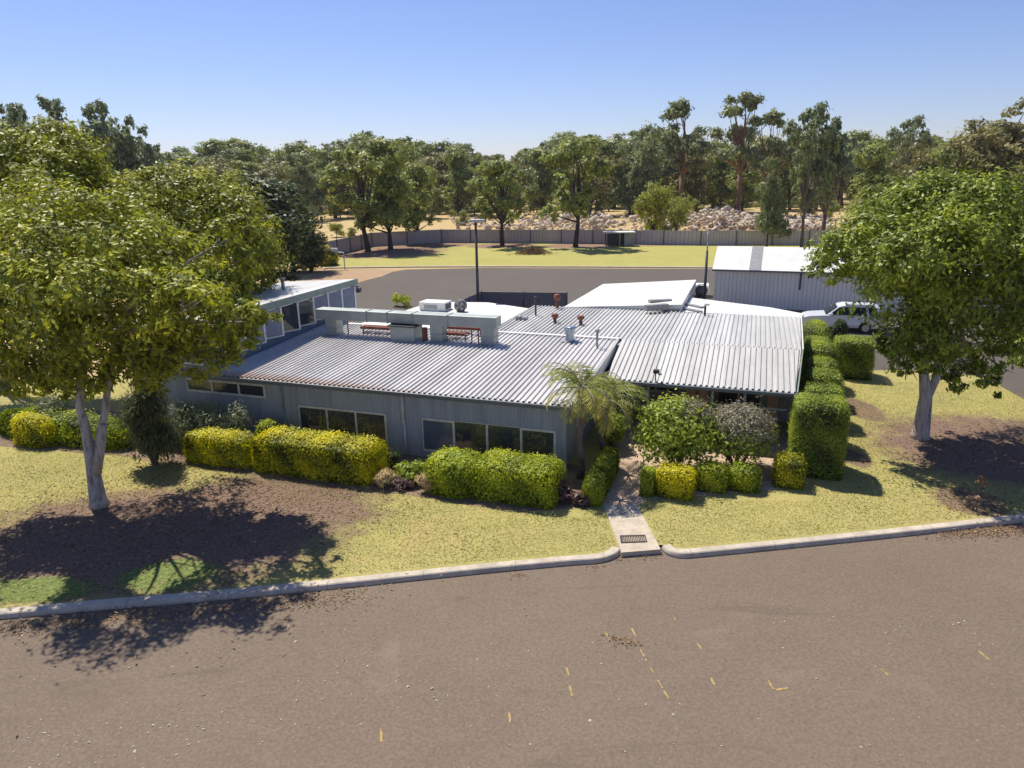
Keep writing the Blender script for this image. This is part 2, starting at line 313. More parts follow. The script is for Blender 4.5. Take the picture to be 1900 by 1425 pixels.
# ------------------------------------------------------------------ foliage
def leafmesh(name,c,nrm,axis,L,Wd,tint,m):
    n=len(c); nrm=nrm/np.linalg.norm(nrm,axis=1)[:,None]
    axis=axis-(axis*nrm).sum(1)[:,None]*nrm; axis/=np.linalg.norm(axis,axis=1)[:,None]+1e-9
    side=np.cross(nrm,axis); L=np.asarray(L).reshape(-1,1)*np.ones((n,1)); Wd=np.asarray(Wd).reshape(-1,1)*np.ones((n,1))
    V=np.empty((n,4,3)); V[:,0]=c-axis*L*.5; V[:,1]=c+side*Wd*.5+axis*L*.05-nrm*Wd*.12; V[:,2]=c+axis*L*.5; V[:,3]=c-side*Wd*.5+axis*L*.05-nrm*Wd*.12
    me=bpy.data.meshes.new(name); me.vertices.add(n*4); me.loops.add(n*4); me.polygons.add(n)
    me.vertices.foreach_set('co',V.reshape(-1)); me.loops.foreach_set('vertex_index',np.arange(n*4,dtype=np.int32))
    me.polygons.foreach_set('loop_start',np.arange(0,n*4,4,dtype=np.int32)); me.polygons.foreach_set('loop_total',np.full(n,4,dtype=np.int32))
    a=me.attributes.new('tint','FLOAT','FACE'); a.data.foreach_set('value',np.clip(tint,0,1).astype(np.float32))
    me.update(); me.validate(); me.materials.append(m); return me
def unit(rng,n):
    v=rng.normal(size=(n,3)); return v/np.linalg.norm(v,axis=1)[:,None]
def crown(name,lobes,n,L,m,seed=1,per=26,clump=.28,droop=.2,inner=.5,aspect=.42,outn=.9,upn=.35,bias=0.,gaps=()):
    """leaf sprays spread through a set of ellipsoid lobes (x,y,z,rx,ry,rz)"""
    rng=np.random.default_rng(seed); lb=np.array(lobes,float); w=(lb[:,3]*lb[:,4]*lb[:,5])**(2/3); w/=w.sum()
    K=max(4,n//per); li=rng.choice(len(lb),K,p=w); d=unit(rng,K); d[:,2]=np.where((d[:,2]<-.25)&(rng.random(K)<.5),-d[:,2],d[:,2])
    r=inner+(1-inner)*rng.random(K)**.6; r*=1+.13*rng.normal(size=K)
    cc=lb[li,:3]+d*r[:,None]*lb[li,3:6]; ct=rng.random(K)
    ci=rng.integers(0,K,n); s=clump*np.minimum(lb[li][:,3:6].min(1),1.6)
    off=rng.normal(size=(n,3))*s[ci][:,None]*.62; off[:,2]*=.7
    c=cc[ci]+off
    if gaps:
        keep=np.ones(n,bool); sv=np.array([.335,-.54,-1.]); sv/=np.linalg.norm(sv)
        for (gx,gy,gz,gr) in gaps:
            q=c-np.array([gx,gy,gz]); q=q-(q@sv)[:,None]*sv; keep&=(np.linalg.norm(q,axis=1)>gr*(.75+.5*rng.random(n)))
        c=c[keep]; ci=ci[keep]; off=off[keep]; n=len(c)
    nr=d[ci]*outn*.75+off/(s[ci][:,None]+1e-6)*.55+unit(rng,n)*.62; nr[:,2]+=upn
    ax=unit(rng,n)+d[ci]*.5; ax[:,2]-=droop*2
    t=.22+.38*ct[ci]+.42*rng.random(n)+bias-.0
    ls=L*(.65+.7*rng.random(n))
    return leafmesh(name,c,nr,ax,ls,ls*aspect,t,m)
def branchset(mb,base,joints,r0,rng,n=8):
    """tapered trunk base->fork then limbs to every target"""
    pass
def limb(mb,p,q,r0,r1,rng,sag=.12,k=6,n=8):
    p=Vector(p);q=Vector(q); L=(q-p).length; pts=[];rad=[]
    o1=Vector((rng.uniform(-1,1),rng.uniform(-1,1),rng.uniform(-.3,.6)))*L*sag
    for i in range(k+1):
        t=i/k; b=math.sin(math.pi*t); pts.append(p.lerp(q,t)+o1*b+Vector((rng.uniform(-1,1),rng.uniform(-1,1),0))*r1*.8*b); rad.append(r0+(r1-r0)*t)
    mb.tube(pts,rad,n); return pts
# generic tree kit, built 10 m tall and scaled
def gum(kind,seed,m,bark,nl,L,spread=1.,name='crown'):
    rng=random.Random(seed); lobes=[]; tb=MB()
    H=10.
    if kind=='round':
        fork=Vector((rng.uniform(-.2,.2),rng.uniform(-.2,.2),1.5)); cnt=17
        for i in range(cnt):
            a=2*math.pi*i/cnt*2.6+rng.uniform(-.4,.4); rr=rng.uniform(.4,3.0)*spread; z=rng.uniform(2.6,9.0)-rr*rr*.16; s=rng.uniform(.85,1.5)
            lobes.append((rr*math.cos(a),rr*math.sin(a),z,s*1.1,s*1.1,s*.85))
        lobes.append((rng.uniform(-.6,.6),0,9.0,1.1,1.1,.9)); lobes.append((0,0,5.2,2.0,2.0,2.4))
    elif kind=='umbrella':
        fork=Vector((rng.uniform(-.3,.3),rng.uniform(-.3,.3),2.1)); cnt=13
        for i in range(cnt):
            a=2*math.pi*i/cnt*3.3+rng.uniform(-.4,.4); rr=rng.uniform(.8,3.3)*spread; z=9.2-rr*rr*.22+rng.uniform(-1.3,.2); s=rng.uniform(.75,1.25)
            lobes.append((rr*math.cos(a),rr*math.sin(a),z,s*1.15,s*1.15,s*.72))
        for i in range(9):
            a=rng.uniform(0,6.28); rr=rng.uniform(1,2.8)*spread; lobes.append((rr*math.cos(a),rr*math.sin(a),rng.uniform(3.0,6.2),.9,.9,.85))
    elif kind=='sparse':
        fork=Vector((rng.uniform(-.3,.3),0,3.6)); cnt=30
        for i in range(cnt):
            a=2*math.pi*i/cnt*3.7+rng.uniform(-.5,.5); rr=rng.uniform(.5,3.0)*spread; z=rng.uniform(4.4,9.7)-rr*.12; s=rng.uniform(.38,.72)
            lobes.append((rr*math.cos(a),rr*math.sin(a),z,s*1.15,s*1.15,s*.7))
        lobes.append((.2,.1,9.7,.55,.55,.4))
    elif kind=='plume':
        fork=Vector((0,0,2.2)); cnt=13
        for i in range(cnt):
            a=2*math.pi*i/cnt*2.2; rr=rng.uniform(.3,2.3)*spread; z=rng.uniform(3.6,8.4)-rr*.4; 
            lobes.append((rr*math.cos(a),rr*math.sin(a),z,.75,.75,1.35)); lobes.append((rr*math.cos(a)-.4,rr*math.sin(a),z+1.2,.48,.48,.95))
    elif kind=='bush':
        fork=Vector((0,0,.8)); cnt=11
        for i in range(cnt):
            a=2*math.pi*i/cnt*2.6; rr=rng.uniform(.4,3.4)*spread; z=rng.uniform(2.2,8.2)-rr*.5; s=rng.uniform(1.4,2.2); lobes.append((rr*math.cos(a),rr*math.sin(a),max(1.6,z),s,s,s*.95))
    elif kind=='column':
        fork=Vector((0,0,1.0)); 
        for i in range(10):
            a=i*2.4; z=1.4+i*.82; s=1.75*math.sin(math.pi*(.18+.72*i/10))*.95+.25; rr=rng.uniform(.3,.9)*spread; lobes.append((rr*math.cos(a),rr*math.sin(a),z,s,s,s))
    tb.tube([(0,0,-.15),(0,0,.25),(fork.x*.5,fork.y*.5,fork.z*.55),tuple(fork)],[.33,.25,.22,.19],9)
    if kind in('umbrella','sparse','plume'):
        top=Vector((fork.x+rng.uniform(-.3,.3),fork.y,7.4)); limb(tb,fork,top,.17,.07,rng,.05)
    for l in lobes:
        z0=fork.z+max(0,(l[2]-fork.z))*rng.uniform(.0,.35)
        limb(tb,(fork.x,fork.y,min(z0,l[2])),(l[0],l[1],l[2]-l[5]*.1),.09 if kind!='round' else .1,.022,rng,.1,4,6)
    me=crown(name,lobes,nl,L,m,seed,per=14 if kind=='sparse' else 20,clump=.75 if kind=='sparse' else .40,inner=.15 if kind=='sparse' else .3,aspect=.5)
    ob=tb.build('trunk',bark,None,True); tm=ob.data; bpy.data.objects.remove(ob)
    return me,tm
def place(meshes,name,label,p,h,rz=0.,group=None,wide=1.,cat='tree'):
    t=thing(name,label,cat,p,rz,group); s=h/10.; t.scale=(s*wide,s*wide,s)
    c=link('crown',meshes[0],t); k=link('trunk',meshes[1],t); return t
# ------------------------------------------------------------------ world, sun, camera
sun_v=Vector((.335,-.54,-1.)).normalized()        # direction the light travels
w=bpy.data.worlds.new('World'); sc.world=w; w.use_nodes=True; nt=w.node_tree; bg=nt.nodes['Background']
sky=N(nt,'ShaderNodeTexSky'); sky.sky_type='NISHITA'; sky.sun_disc=False
s=-sun_v; elev=math.asin(s.z); sky.sun_elevation=elev; sky.sun_rotation=math.atan2(s.x,s.y)
sky.altitude=0; sky.air_density=1.0; sky.dust_density=.2; sky.ozone_density=3.0
lk(nt,mixc(nt,1.,sky.outputs[0],(.79,.775,1.0),'MULTIPLY'),bg.inputs[0]); bg.inputs[1].default_value=.10
sl=bpy.data.lights.new('sun','SUN'); sl.energy=5.; sl.angle=R(.53); sl.color=(1.,.94,.82); so=bpy.data.objects.new('sun',sl); COL.objects.link(so)
so.rotation_euler=sun_v.to_track_quat('-Z','Y').to_euler(); so.location=(-30,40,60)
cam=bpy.data.cameras.new('camera'); cam.lens=36*F/PW; cam.sensor_width=36; cam.clip_end=6000; cam.clip_start=.5
co=bpy.data.objects.new('camera',cam); COL.objects.link(co)
mw=Matrix((RT,UP,-FW)).transposed().to_4x4(); mw.translation=(0,0,CZ); co.matrix_world=mw; sc.camera=co
sc.view_settings.view_transform='Standard'; sc.view_settings.look='None'; sc.view_settings.exposure=.30; sc.view_settings.gamma=1
sc.cycles.max_bounces=6; sc.cycles.transparent_max_bounces=4; sc.cycles.caustics_reflective=False; sc.cycles.caustics_refractive=False

hm=bpy.data.materials.new('haze'); hm.use_nodes=True; hn=hm.node_tree; hn.nodes.clear(); ho_=hn.nodes.new('ShaderNodeOutputMaterial'); hv=hn.nodes.new('ShaderNodeVolumePrincipled')
hv.inputs['Color'].default_value=(.80,.88,1.,1); hv.inputs['Density'].default_value=.00012; hv.inputs['Anisotropy'].default_value=.2; hn.links.new(hv.outputs[0],ho_.inputs['Volume'])
HAZE=True
# ================================================================== SETTING
RZ=-.13    # road level
kerbL=[at(x,y,RZ) for x,y in ((-500,1196),(-200,1170),(0,1150),(160,1135),(420,1113),(650,1090),(900,1064),(1050,1050),(1112,1045),(1140,1037),(1153,1027))]
kerbR=[at(x,y,RZ) for x,y in ((1227,1021),(1240,1031),(1265,1036),(1310,1033),(1500,1014),(1700,993),(1900,970),(2100,946),(2500,905))]
kL=smoothline(kerbL); kR=smoothline(kerbR)
front=[Vector((-400,kL[0].y+ (kL[0].x+400)*.03,0))]+kL+kR+[Vector((kR[-1].x+400,kR[-1].y+60,0))]
# inland lip sits behind the kerb line
def inset(line,d):
    out=[]
    for i,p in enumerate(line):
        t=(line[min(i+1,len(line)-1)]-line[max(i-1,0)]); t.z=0; t.normalize(); out.append(p+Vector((-t.y,t.x,0))*d)
    return out
gl=inset(front,.12)
terr=[(p.x,p.y) for p in gl]+[(4000,gl[-1].y),(4000,4200),(-4000,4200),(-4000,gl[0].y)]
sheet('ground',terr,-.004,M['ground'])
sheet('road',[(-900,-300),(900,-300),(900,140),(kR[-1].x+60,60),(kR[-1].x,kR[-1].y+2.)]+[(p.x,p.y+.35) for p in reversed(kL+kR)]+[(kL[0].x,kL[0].y+2),(-900,60)],RZ,M['asphalt'])
def kerb(line,name):
    pts=line; inn=inset(pts,.36); mid=inset(pts,.05); mb=MB(); n=len(pts)
    prof=[(0,RZ-.02),(0.,RZ+.07),(.03,-.005),(.06,.018),(.26,.022),(.29,.012),(.29,-.03)]
    offs=[inset(pts,d) for d,_ in prof]; vs=[]; fs=[]; k=len(prof)
    for i in range(n):
        for j,(d,z) in enumerate(prof): q=offs[j][i]; vs.append((q.x,q.y,z))
    for i in range(n-1):
        for j in range(k-1): fs.append((i*k+j,(i+1)*k+j,(i+1)*k+j+1,i*k+j+1))
    fs.append(tuple(range(k))); fs.append(tuple((n-1)*k+j for j in range(k)))
    o=mb.add(vs,fs).build(name,M['kerb']); o['kind']='structure'; return o
kerb(kL,'kerb'); kerb(kR,'kerb')
lawn_back=[at(x,y) for x,y in ((2300,905),(2050,815),(1900,741),(1825,699),(1700,686),(1560,688),(1498,600))]
lawn=[(p.x,p.y) for p in inset(kL,.25)]+[(p.x,p.y) for p in inset(kR,.25)]+[(p.x,p.y) for p in lawn_back]+[tuple(W(8.3,13)[:2]),tuple(W(-22,9)[:2]),(-42,34),(-42,20)]
sheet('front_lawn',lawn,.0,M['lawn'])
bed=[loc(at(x,y)) for x,y in ((1098,940),(1040,946),(930,950),(800,925),(690,912),(560,900),(470,885),(340,862),(240,850),(120,838),(0,828),(-150,815))]
bedw=[tuple(W(a,b)[:2]) for a,b in bed]+[tuple(W(-26,1)[:2]),tuple(W(.5,1)[:2]),tuple(W(1.2,-.6)[:2])]
sheet('garden_bed',wobble(bedw,.22,.5,3),.004,M['mulch'])
court=[W(1.2,1.8),W(1.2,7),W(8.4,7),W(8.6,2.2),W(7.6,1.0),W(6.2,.2),W(3.2,-1.3),W(2.9,-1.9),W(1.9,-2.1)]
sheet('forecourt_paving',[(p.x,p.y) for p in court],.006,M['paving'])
pl=[at(x,y) for x,y in ((1153,1026),(1226,1020),(1182,937),(1120,939))]
mb=MB(); mb.prism([(p.x,p.y) for p in pl],-.14,.016); o=mb.build('footpath',M['concrete']); o['kind']='structure'
ga=[at(x,y) for x,y in ((1152,1009),(1201,1007),(1197,994),(1150,995))]
g=thing('drain_grate','dark rectangular drain grate set in the concrete path beside the kerb','drain grate',(*((ga[0]+ga[2])/2)[:2],.017))
mb=MB(); c0=(ga[0]+ga[2])/2
def gp(u,v): return ga[0].lerp(ga[1],u).lerp(ga[3].lerp(ga[2],u),v)-c0
fr=[]
for (u0,u1,v0,v1) in ((0,1,0,.12),(0,1,.88,1),(0,.04,.12,.88),(.96,1,.12,.88)):
    mb.prism([gp(u0,v0)[:2],gp(u1,v0)[:2],gp(u1,v1)[:2],gp(u0,v1)[:2]],0,.02)
mb.build('frame',M['grate'],g)
mb=MB()
for i in range(14):
    u=.05+i*.065; mb.prism([gp(u,.12)[:2],gp(u+.038,.12)[:2],gp(u+.038,.88)[:2],gp(u,.88)[:2]],0,.014)
mb.build('bars',M['grate'],g)
# rear asphalt, lawn, soil
rear=[at(x,y) for x,y in ((640,502),(900,497),(1320,499),(1700,505),(2400,520))]+[Vector((90,40,0)),Vector((60,26,0))]+[p for p in lawn_back]+[W(8,14),W(-8,12),W(-15,10),at(560,560),at(600,525)]
sheet('car_park',[(p.x,p.y) for p in rear],.003,M['asphalt_rear'])
rl=[at(x,y) for x,y in ((598,497),(640,496),(900,495),(1320,497),(1800,503),(2300,512),(2300,466),(1900,462),(1500,455),(1300,455),(1100,452),(820,450),(690,458),(600,478))]
sheet('rear_lawn',[(p.x,p.y) for p in rl],.004,M['rear_lawn'])
so_=[at(x,y) for x,y in ((560,560),(590,500),(640,499),(760,500),(700,512),(660,525),(640,560))]
sheet('bare_soil',wobble([(p.x,p.y) for p in so_],1.0,2.,5),.009,M['soil'])
mb=MB(); ln=smoothline([at(x,y) for x,y in ((600,500),(640,498),(900,496),(1320,498),(1800,504),(2200,512))]); inn=inset(ln,.5)
vs=[(p.x,p.y,.0) for p in ln]+[(p.x,p.y,.13) for p in ln]+[(p.x,p.y,.13) for p in inn]; n=len(ln)
fs=[(i,i+1,n+i+1,n+i) for i in range(n-1)]+[(n+i,n+i+1,2*n+i+1,2*n+i) for i in range(n-1)]
o=mb.add(vs,fs).build('rear_kerb',M['kerb']); o['kind']='structure'

# ================================================================== BUILDINGS (local x = along the facade, y = to the back)
BR=-TH
def zr1(b): return 2.6+.047*b
def ribbed(xL,xR,path,pitch=.215,h=.06,lift=0.,ribw=.08):
    """ribbed sheet running along path [(y,z)...]; xL/xR give the side edges at each station"""
    xs=[]; x=0.; x0=min(xL); x1=max(xR)
    n=int((x1-x0)/pitch)
    sec=[]
    for i in range(n+1):
        c=x0+i*pitch
        sec+=[(c,0),(c+pitch-ribw-.018,0),(c+pitch-ribw,h),(c+pitch-.018,h)]
    sec.append((x0+(n+1)*pitch,0))
    mb=MB(); vs=[]; fs=[]; k=len(sec)
    for j,(y,z) in enumerate(path):
        for (sx,sz) in sec: vs.append((min(max(sx,xL[j]),xR[j]),y,z+sz+lift))
    for j in range(len(path)-1):
        for i in range(k-1):
            a=j*k+i; fs.append((a,a+1,a+1+k,a+k))
    return mb.add(vs,fs)
def windows(parent,x0,x1,z0,z1,mull,y,fm,t=.085,styles=None,gm=None,dep_=.045):
    e=[x0]+list(mull)+[x1]
    for i in range(len(e)-1):
        a,b=e[i],e[i+1]; st=styles[i] if styles else 'full'
        mb=MB(); g=.004
        mb.box(a+g-(t/2 if i else 0),a+t/2,y-dep_,y+.02,z0,z1); mb.box(b-t/2,b-g+(t/2 if i==len(e)-2 else 0),y-dep_+.002,y+.02,z0,z1)
        if st=='full': mb.box(a+t/2,b-t/2,y-dep_+.004,y+.02,z1-t,z1); mb.box(a+t/2,b-t/2,y-dep_+.004,y+.02,z0,z0+t)
        else: mb.box(a+t/2,b-t/2,y-.016,y+.02,z1-.03,z1); mb.box(a+t/2,b-t/2,y-.016,y+.02,z0,z0+.03)
        wi=mb.build('window',fm,parent)
        pb=MB().box(a+t/2,b-t/2,y-.014,y+.01,z0+(t if st=='full' else 0),z1-(t if st=='full' else 0))
        pb.build('pane',(gm[i] if gm else M['glass']),wi)
# --- main wing
main=thing('main_wing','low blue-grey clad building wing with ribbed metal skillion roof and long windows facing the lawn','building',O,BR)
mb=MB(); mb.prism([(-17.2,.08),(0,.08),(0,8.6),(-17.2,8.6)],-.05,[2.56,2.56,zr1(8.6)-.05,zr1(8.6)-.05]); mb.build('wall',M['wall_blue'],main)
mb=MB(); mb.box(-.012,.16,.05,.20,0,2.55); mb.build('corner_post',M['wall_side'],main)
pth=[(-.05,zr1(-.05)),(4.3,zr1(4.3)),(8.72,zr1(8.72))]
ribbed([-17.25,-15.02,-15.02][:0] or [-17.25]*1+[-15.03]*2,[.40]*3,[(-.05,zr1(-.05)),(.02,zr1(.02)),(8.72,zr1(8.72))]).build('roof',M['roof_main'],main,fix=False)
MB().prism([(-17.25,-.02),(.38,-.02),(.38,8.7),(-17.25,8.7)],2.40,[zr1(0)-.02,zr1(0)-.02,zr1(8.7)-.02,zr1(8.7)-.02]).build('eaves_lining',M['gutter'],main)
mb=MB(); mb.prism([(-17.3,-.13),(.42,-.13),(.42,-.025),(-17.3,-.025)],2.50,2.595); bevel(mb.build('gutter',M['gutter'],main),.02)
mb=MB(); mb.prism([(.385,-.0),(.425,-.0),(.425,8.74),(.385,8.74)],2.42,[zr1(0)+.04,zr1(0)+.04,zr1(8.7)+.06,zr1(8.7)+.06]); mb.build('barge_flashing',M['white_roof'],main)
mb=MB(); mb.prism([(-15.0,8.6),(.42,8.6),(.42,8.86),(-15.0,8.86)],zr1(8.6)-.1,zr1(8.7)+.075); mb.build('ridge_flashing',M['white_roof'],main)
windows(main,-10.94,-7.02,.28,1.62,[-9.64,-8.33],.08,M['frame'])
windows(main,-5.47,-.26,.26,1.60,[-4.17,-2.84,-1.52],.08,M['frame'],styles=['full','side','side','full'],gm=[M['glass_blind'],M['glass'],M['glass'],M['glass']])
windows(main,-16.4,-12.5,1.76,2.35,[-15.12,-13.76],.08,M['frame'])
for a in (-11.66,-6.23):
    mb=MB(); mb.tube([(a,.02,2.5),(a,.02,1.35)],.045,8); mb.tube([(a,.02,1.42),(a,.02,1.30)],.06,8); mb.tube([(a+.03,.025,1.3),(a+.03,.025,.02)],.035,8); mb.build('downpipe',M['frame'] if a>-10 else M['fascia_green'],main,True)
# right side wall windows seen edge on
for b in (2.2,4.6): MB().box(-.02,.03,b,b+1.5,1.0,2.0).build('side_window',M['frame'],main)
# --- clerestory wing at the left
cl=thing('clerestory_wing','taller wing left of the ribbed roof with white-framed sawtooth clerestory windows above it','building',O,BR)
XW=-15.04
mb=MB(); mb.prism([(-19.4,.09),(XW,.09),(XW,10.6),(-19.4,10.6)],2.45,4.6); mb.build('wall',M['wall_wing'],cl)
MB().prism([(-19.4,.1),(-17.21,.1),(-17.21,10.6),(-19.4,10.6)],-.05,2.449).build('lower_wall',M['wall_blue'],cl)
rf=MB(); rf.prism([(-19.5,-.5),(-14.72,-.5),(-14.72,11.5),(-19.5,11.5)],4.60,[4.52+.14,4.95,4.95,4.52+.14]); rf.build('roof',M['roof_right'],cl)
MB().prism([(-14.716,-.53),(-14.67,-.53),(-14.67,11.53),(-14.716,11.53)],4.66,4.975).build('fascia',M['fascia_green'],cl)
for k in range(9):      # sawtooth bays: each panel swings out from the wall towards the front
    b0=.55+k*1.31; p0=Vector((XW+.02,b0-.95,0)); p1=Vector((XW+.42,b0+.05,0))
    z0=3.18+.023*b0; z1=4.62
    if b0-.95<.2: p0.y=.2
    d=(p1-p0).normalized(); q=Vector((d.y,-d.x,0))
    fb=MB()
    def bar(u0,u1,za,zb,th=.035):
        a=p0+d*u0; b=p0+d*u1; fb.prism([(a-q*th)[:2],(b-q*th)[:2],(b+q*th)[:2],(a+q*th)[:2]],za,zb)
    Ld=(p1-p0).length
    bar(Ld-.09,Ld,z0,z1); bar(0,.05,z0,z1); bar(.05,Ld-.09,z0,z0+.055)
    wi=fb.build('window',M['frame_white'],cl)
    a=p0+d*.05; b=p0+d*(Ld-.09); MB().prism([(a-q*.01)[:2],(b-q*.01)[:2],(b+q*.012)[:2],(a+q*.012)[:2]],z0+.055,z1).build('pane',M['glass'] if k in(4,5) else M['panel_blue'],wi)
    MB().prism([p0[:2],p1[:2],(XW,p1.y)],z0+.01,z1-.01).build('bay_reveal',M['wall_wing'],wi)
wf=cl
windows(cl,-16.75,-15.45,2.95,4.4,[],.09,M['frame_white'],gm=[M['panel_blue']])
fx=thing('flue_pipe','short grey flue pipe on the roof of the clerestory wing','flue',W(-17.2,8.3,4.72),BR)
MB().tube([(0,0,0),(0,0,.62)],.09,12).build('pipe',M['steel_grey'],fx,True); MB().tube([(0,0,.60),(0,0,.68)],.16,12).build('cap',M['steel_grey'],fx,True)
fl=thing('wall_floodlight','small dark floodlight under the far end of the clerestory roof','floodlight',W(-14.7,11.2,4.35),BR)
MB().box(-.02,.22,-.03,.03,.2,.26).build('bracket',M['steel_dark'],fl); bevel(MB().box(.14,.36,-.14,.12,-.08,.18).build('lamp_head',M['steel_dark'],fl),.03)
# --- verandah wing on the right
ve=thing('verandah_wing','right building wing with ribbed roof folding down over a dark front verandah','building',O,BR)
zf=3.02
mb=MB(); mb.prism([(.45,8.0),(8.0,8.0),(8.25,15.7),(-5.9,15.7),(-6.1,8.9),(.45,8.9)],-.05,zf-.08); mb.build('wall',M['wall_side'],ve)
XL=[.62,.56,.56]; XR=[7.85,8.18,8.18]
ribbed([.62,.56],[7.83,8.16],[(4.62,2.30),(8.58,zf+.03)]).build('verandah_roof',M['roof_right'],ve,fix=False)
ribbed([-6.15,-5.8],[8.16,8.46],[(8.72,zf-.015),(15.85,zf+.02)]).build('main_roof',M['roof_right'],ve,fix=False)
ribbed([.56,.56],[8.16,8.18],[(8.58,zf+.03),(8.74,zf-.015)]).build('fold_capping',M['roof_right'],ve,fix=False)
mb=MB(); mb.prism([(.6,4.64),(7.85,4.64),(8.1,8.5),(.6,8.5)],2.12,[2.28,2.28,zf-.01,zf-.01]); mb.build('verandah_lining',M['gutter'],ve)
mb=MB(); mb.box(.6,7.9,4.50,4.61,2.19,2.30); bevel(mb.build('gutter',M['gutter'],ve),.02)
mb=MB(); mb.prism([(7.87,4.55),(7.92,4.55),(8.24,8.55),(8.19,8.55)],2.1,[2.36,2.36,zf+.085,zf+.085]); mb.build('barge_flashing',M['fascia_green'],ve)
mb=MB(); mb.prism([(8.20,8.6),(8.25,8.6),(8.53,15.85),(8.48,15.85)],2.75,zf+.075); mb.build('side_flashing',M['white_roof'],ve)
for a in (2.35,4.85,6.05): bevel(MB().box(a-.05,a+.05,4.66,4.76,0,2.18).build('post',M['fascia_green'],ve),.008)
for a in (3.95,4.45,7.1): MB().box(a-.19,a+.19,5.6,5.98,0,2.1).build('brick_column',M['brick'],ve)
windows(ve,1.2,3.3,.9,2.0,[2.25],8.0,M['frame']); windows(ve,4.9,6.7,.5,2.0,[5.8],8.0,M['frame'])
mb=MB(); mb.box(5.3,7.6,4.68,4.73,1.55,1.62); mb.build('rail',M['fascia_green'],ve)
# --- flat white roofs behind
rw=thing('rear_white_roof_block','rear block with a smooth white flat roof and dark right end wall','building',O,BR)
C3=loc(at(1292,519,3.45)); D3=loc(at(1265,553,3.45)); A3=loc(at(1047,569,3.04)); B3=loc(at(1119,527,3.08))
po=[(A3[0],15.95),B3,C3,(C3[0],15.95)]
MB().prism([(p[0]*.98-.02,p[1]-.05) for p in po],0,[2.85,2.9,3.2,3.2]).build('wall',M['wall_side'],rw)
MB().prism(po,2.86,[3.04,3.08,3.45,3.45]).build('roof',M['white_roof'],rw)
hr=thing('hipped_white_roof_block','low off-white roof block with four dark skylight strips, behind the ribbed roof','building',O,BR)
pts=[(C3[0]+.02,15.95),(8.5,15.95),(8.7,17.3),(7.0,18.7),(C3[0]+.02,20.6)]
MB().prism(pts,-.05,2.9).build('wall',M['wall_side'],hr)
MB().prism([(p[0],p[1]) for p in pts],2.905,[3.06,3.0,2.98,3.0,3.06]).build('roof',M['white_roof'],hr)
for (x0,y0,x1,y1) in ((1256,561,1303,571),(1250,569,1300,579)):
    p=Vector((*loc(at(x0,y0,3.08)),0)); q=Vector((*loc(at(x1,y1,3.08)),0)); d=(q-p).normalized(); n_=Vector((-d.y,d.x,0))*.16
    MB().prism([(p-n_)[:2],(q-n_)[:2],(q+n_)[:2],(p+n_)[:2]],3.0,3.14).build('skylight',M['skylight'],hr)
for (x0,y0,x1,y1) in ((1204,563,1245,561),(1198,573,1238,570)):
    p=Vector((*loc(at(x0,y0,3.3)),0)); q=Vector((*loc(at(x1,y1,3.3)),0)); d=(q-p).normalized(); n_=Vector((-d.y,d.x,0))*.16
    MB().prism([(p-n_)[:2],(q-n_)[:2],(q+n_)[:2],(p+n_)[:2]],3.2,3.50).build('skylight',M['skylight'],rw)
pr=thing('patio_roof','bright white flat patio roof behind the long silver duct','patio roof',O,BR)
pp=[loc(at(x,y,2.55)) for x,y in ((742,580),(800,560),(905,561),(986,573))]; pp=[(-14.9,9.1)]+[pp[0],pp[1],pp[2],pp[3],(-6.25,15.2),(-6.25,9.1)]
MB().prism(pp,2.44,2.55).build('roof_sheet',M['white_roof'],pr)
for a,b in ((-12.5,18.5),(-9.0,18.4),(-6.9,16.5)): MB().box(a-.05,a+.05,b-.6,b-.5,0,2.44).build('post',M['steel_grey'],pr)
# ================================================================== ROOFTOP GEAR
b0=6.45; b1=7.1
du=thing('rooftop_duct','long galvanised duct bridge standing on four box legs across the ribbed roof','duct',W(-9.5,6.8,zr1(6.8)),BR)
ox,oy,oz=-9.5,6.8,zr1(6.8)
def lb(mb,x0,x1,y0,y1,z0,z1): return mb.box(x0-ox,x1-ox,y0-oy,y1-oy,z0-oz,z1-oz)
segs=[(-14.1,-11.2),(-11.2,-9.0),(-9.0,-4.72)]
bm_=MB(); lb(bm_,-14.1,-4.72,b0,b1,3.72,4.22); bevel(bm_.build('beam',M['duct'],du),.02)
for x in (-11.3,-10.2,-8.9,-7.1): lb(MB(),x-.03,x+.03,b0-.025,b1+.025,3.70,4.245).build('flange',M['steel_grey'],du)
for x0,x1 in ((-13.62,-13.02),(-8.02,-7.42),(-5.5,-4.86)):
    lg=lb(MB(),x0,x1,b0+.03,b1-.03,zr1(b0)-.05,3.72).build('leg',M['duct'],du); 
    lb(MB(),x0-.02,x1+.02,b0+.01,b1-.01,3.28,3.32).build('joint_band',M['steel_grey'],lg)
    lb(MB(),x0-.06,x1+.06,b0-.03,b1+.03,zr1(b0)-.03,zr1(b0)+.06).build('base_flashing',M['steel_grey'],lg)
mb=MB(); lb(mb,-9.95,-8.72,b0-.25,b1+.05,zr1(b0)-.05,3.62); bevel(mb.build('plenum_box',M['duct'],du),.02)
MB().add([],[]); mb=MB(); lb(mb,-10.05,-8.62,b0-.32,b1+.1,3.62,3.68); mb.build('plenum_lid',M['duct_dark'],du)
mb=MB(); mb.tube([(-8.37-ox,b0+.2-oy,zr1(b0)-oz),(-8.37-ox,b0+.2-oy,3.55-oz)],.13,10); mb.build('motor',M['rust'],du,True)
for x in (-12.55,-10.15,-6.05,-5.72): 
    mb=MB(); mb.tube([(x-ox,b0+.3-oy,zr1(b0)-oz),(x-ox,b0+.3-oy,3.74-oz)],.03,6); mb.build('stay',M['rust'],du)
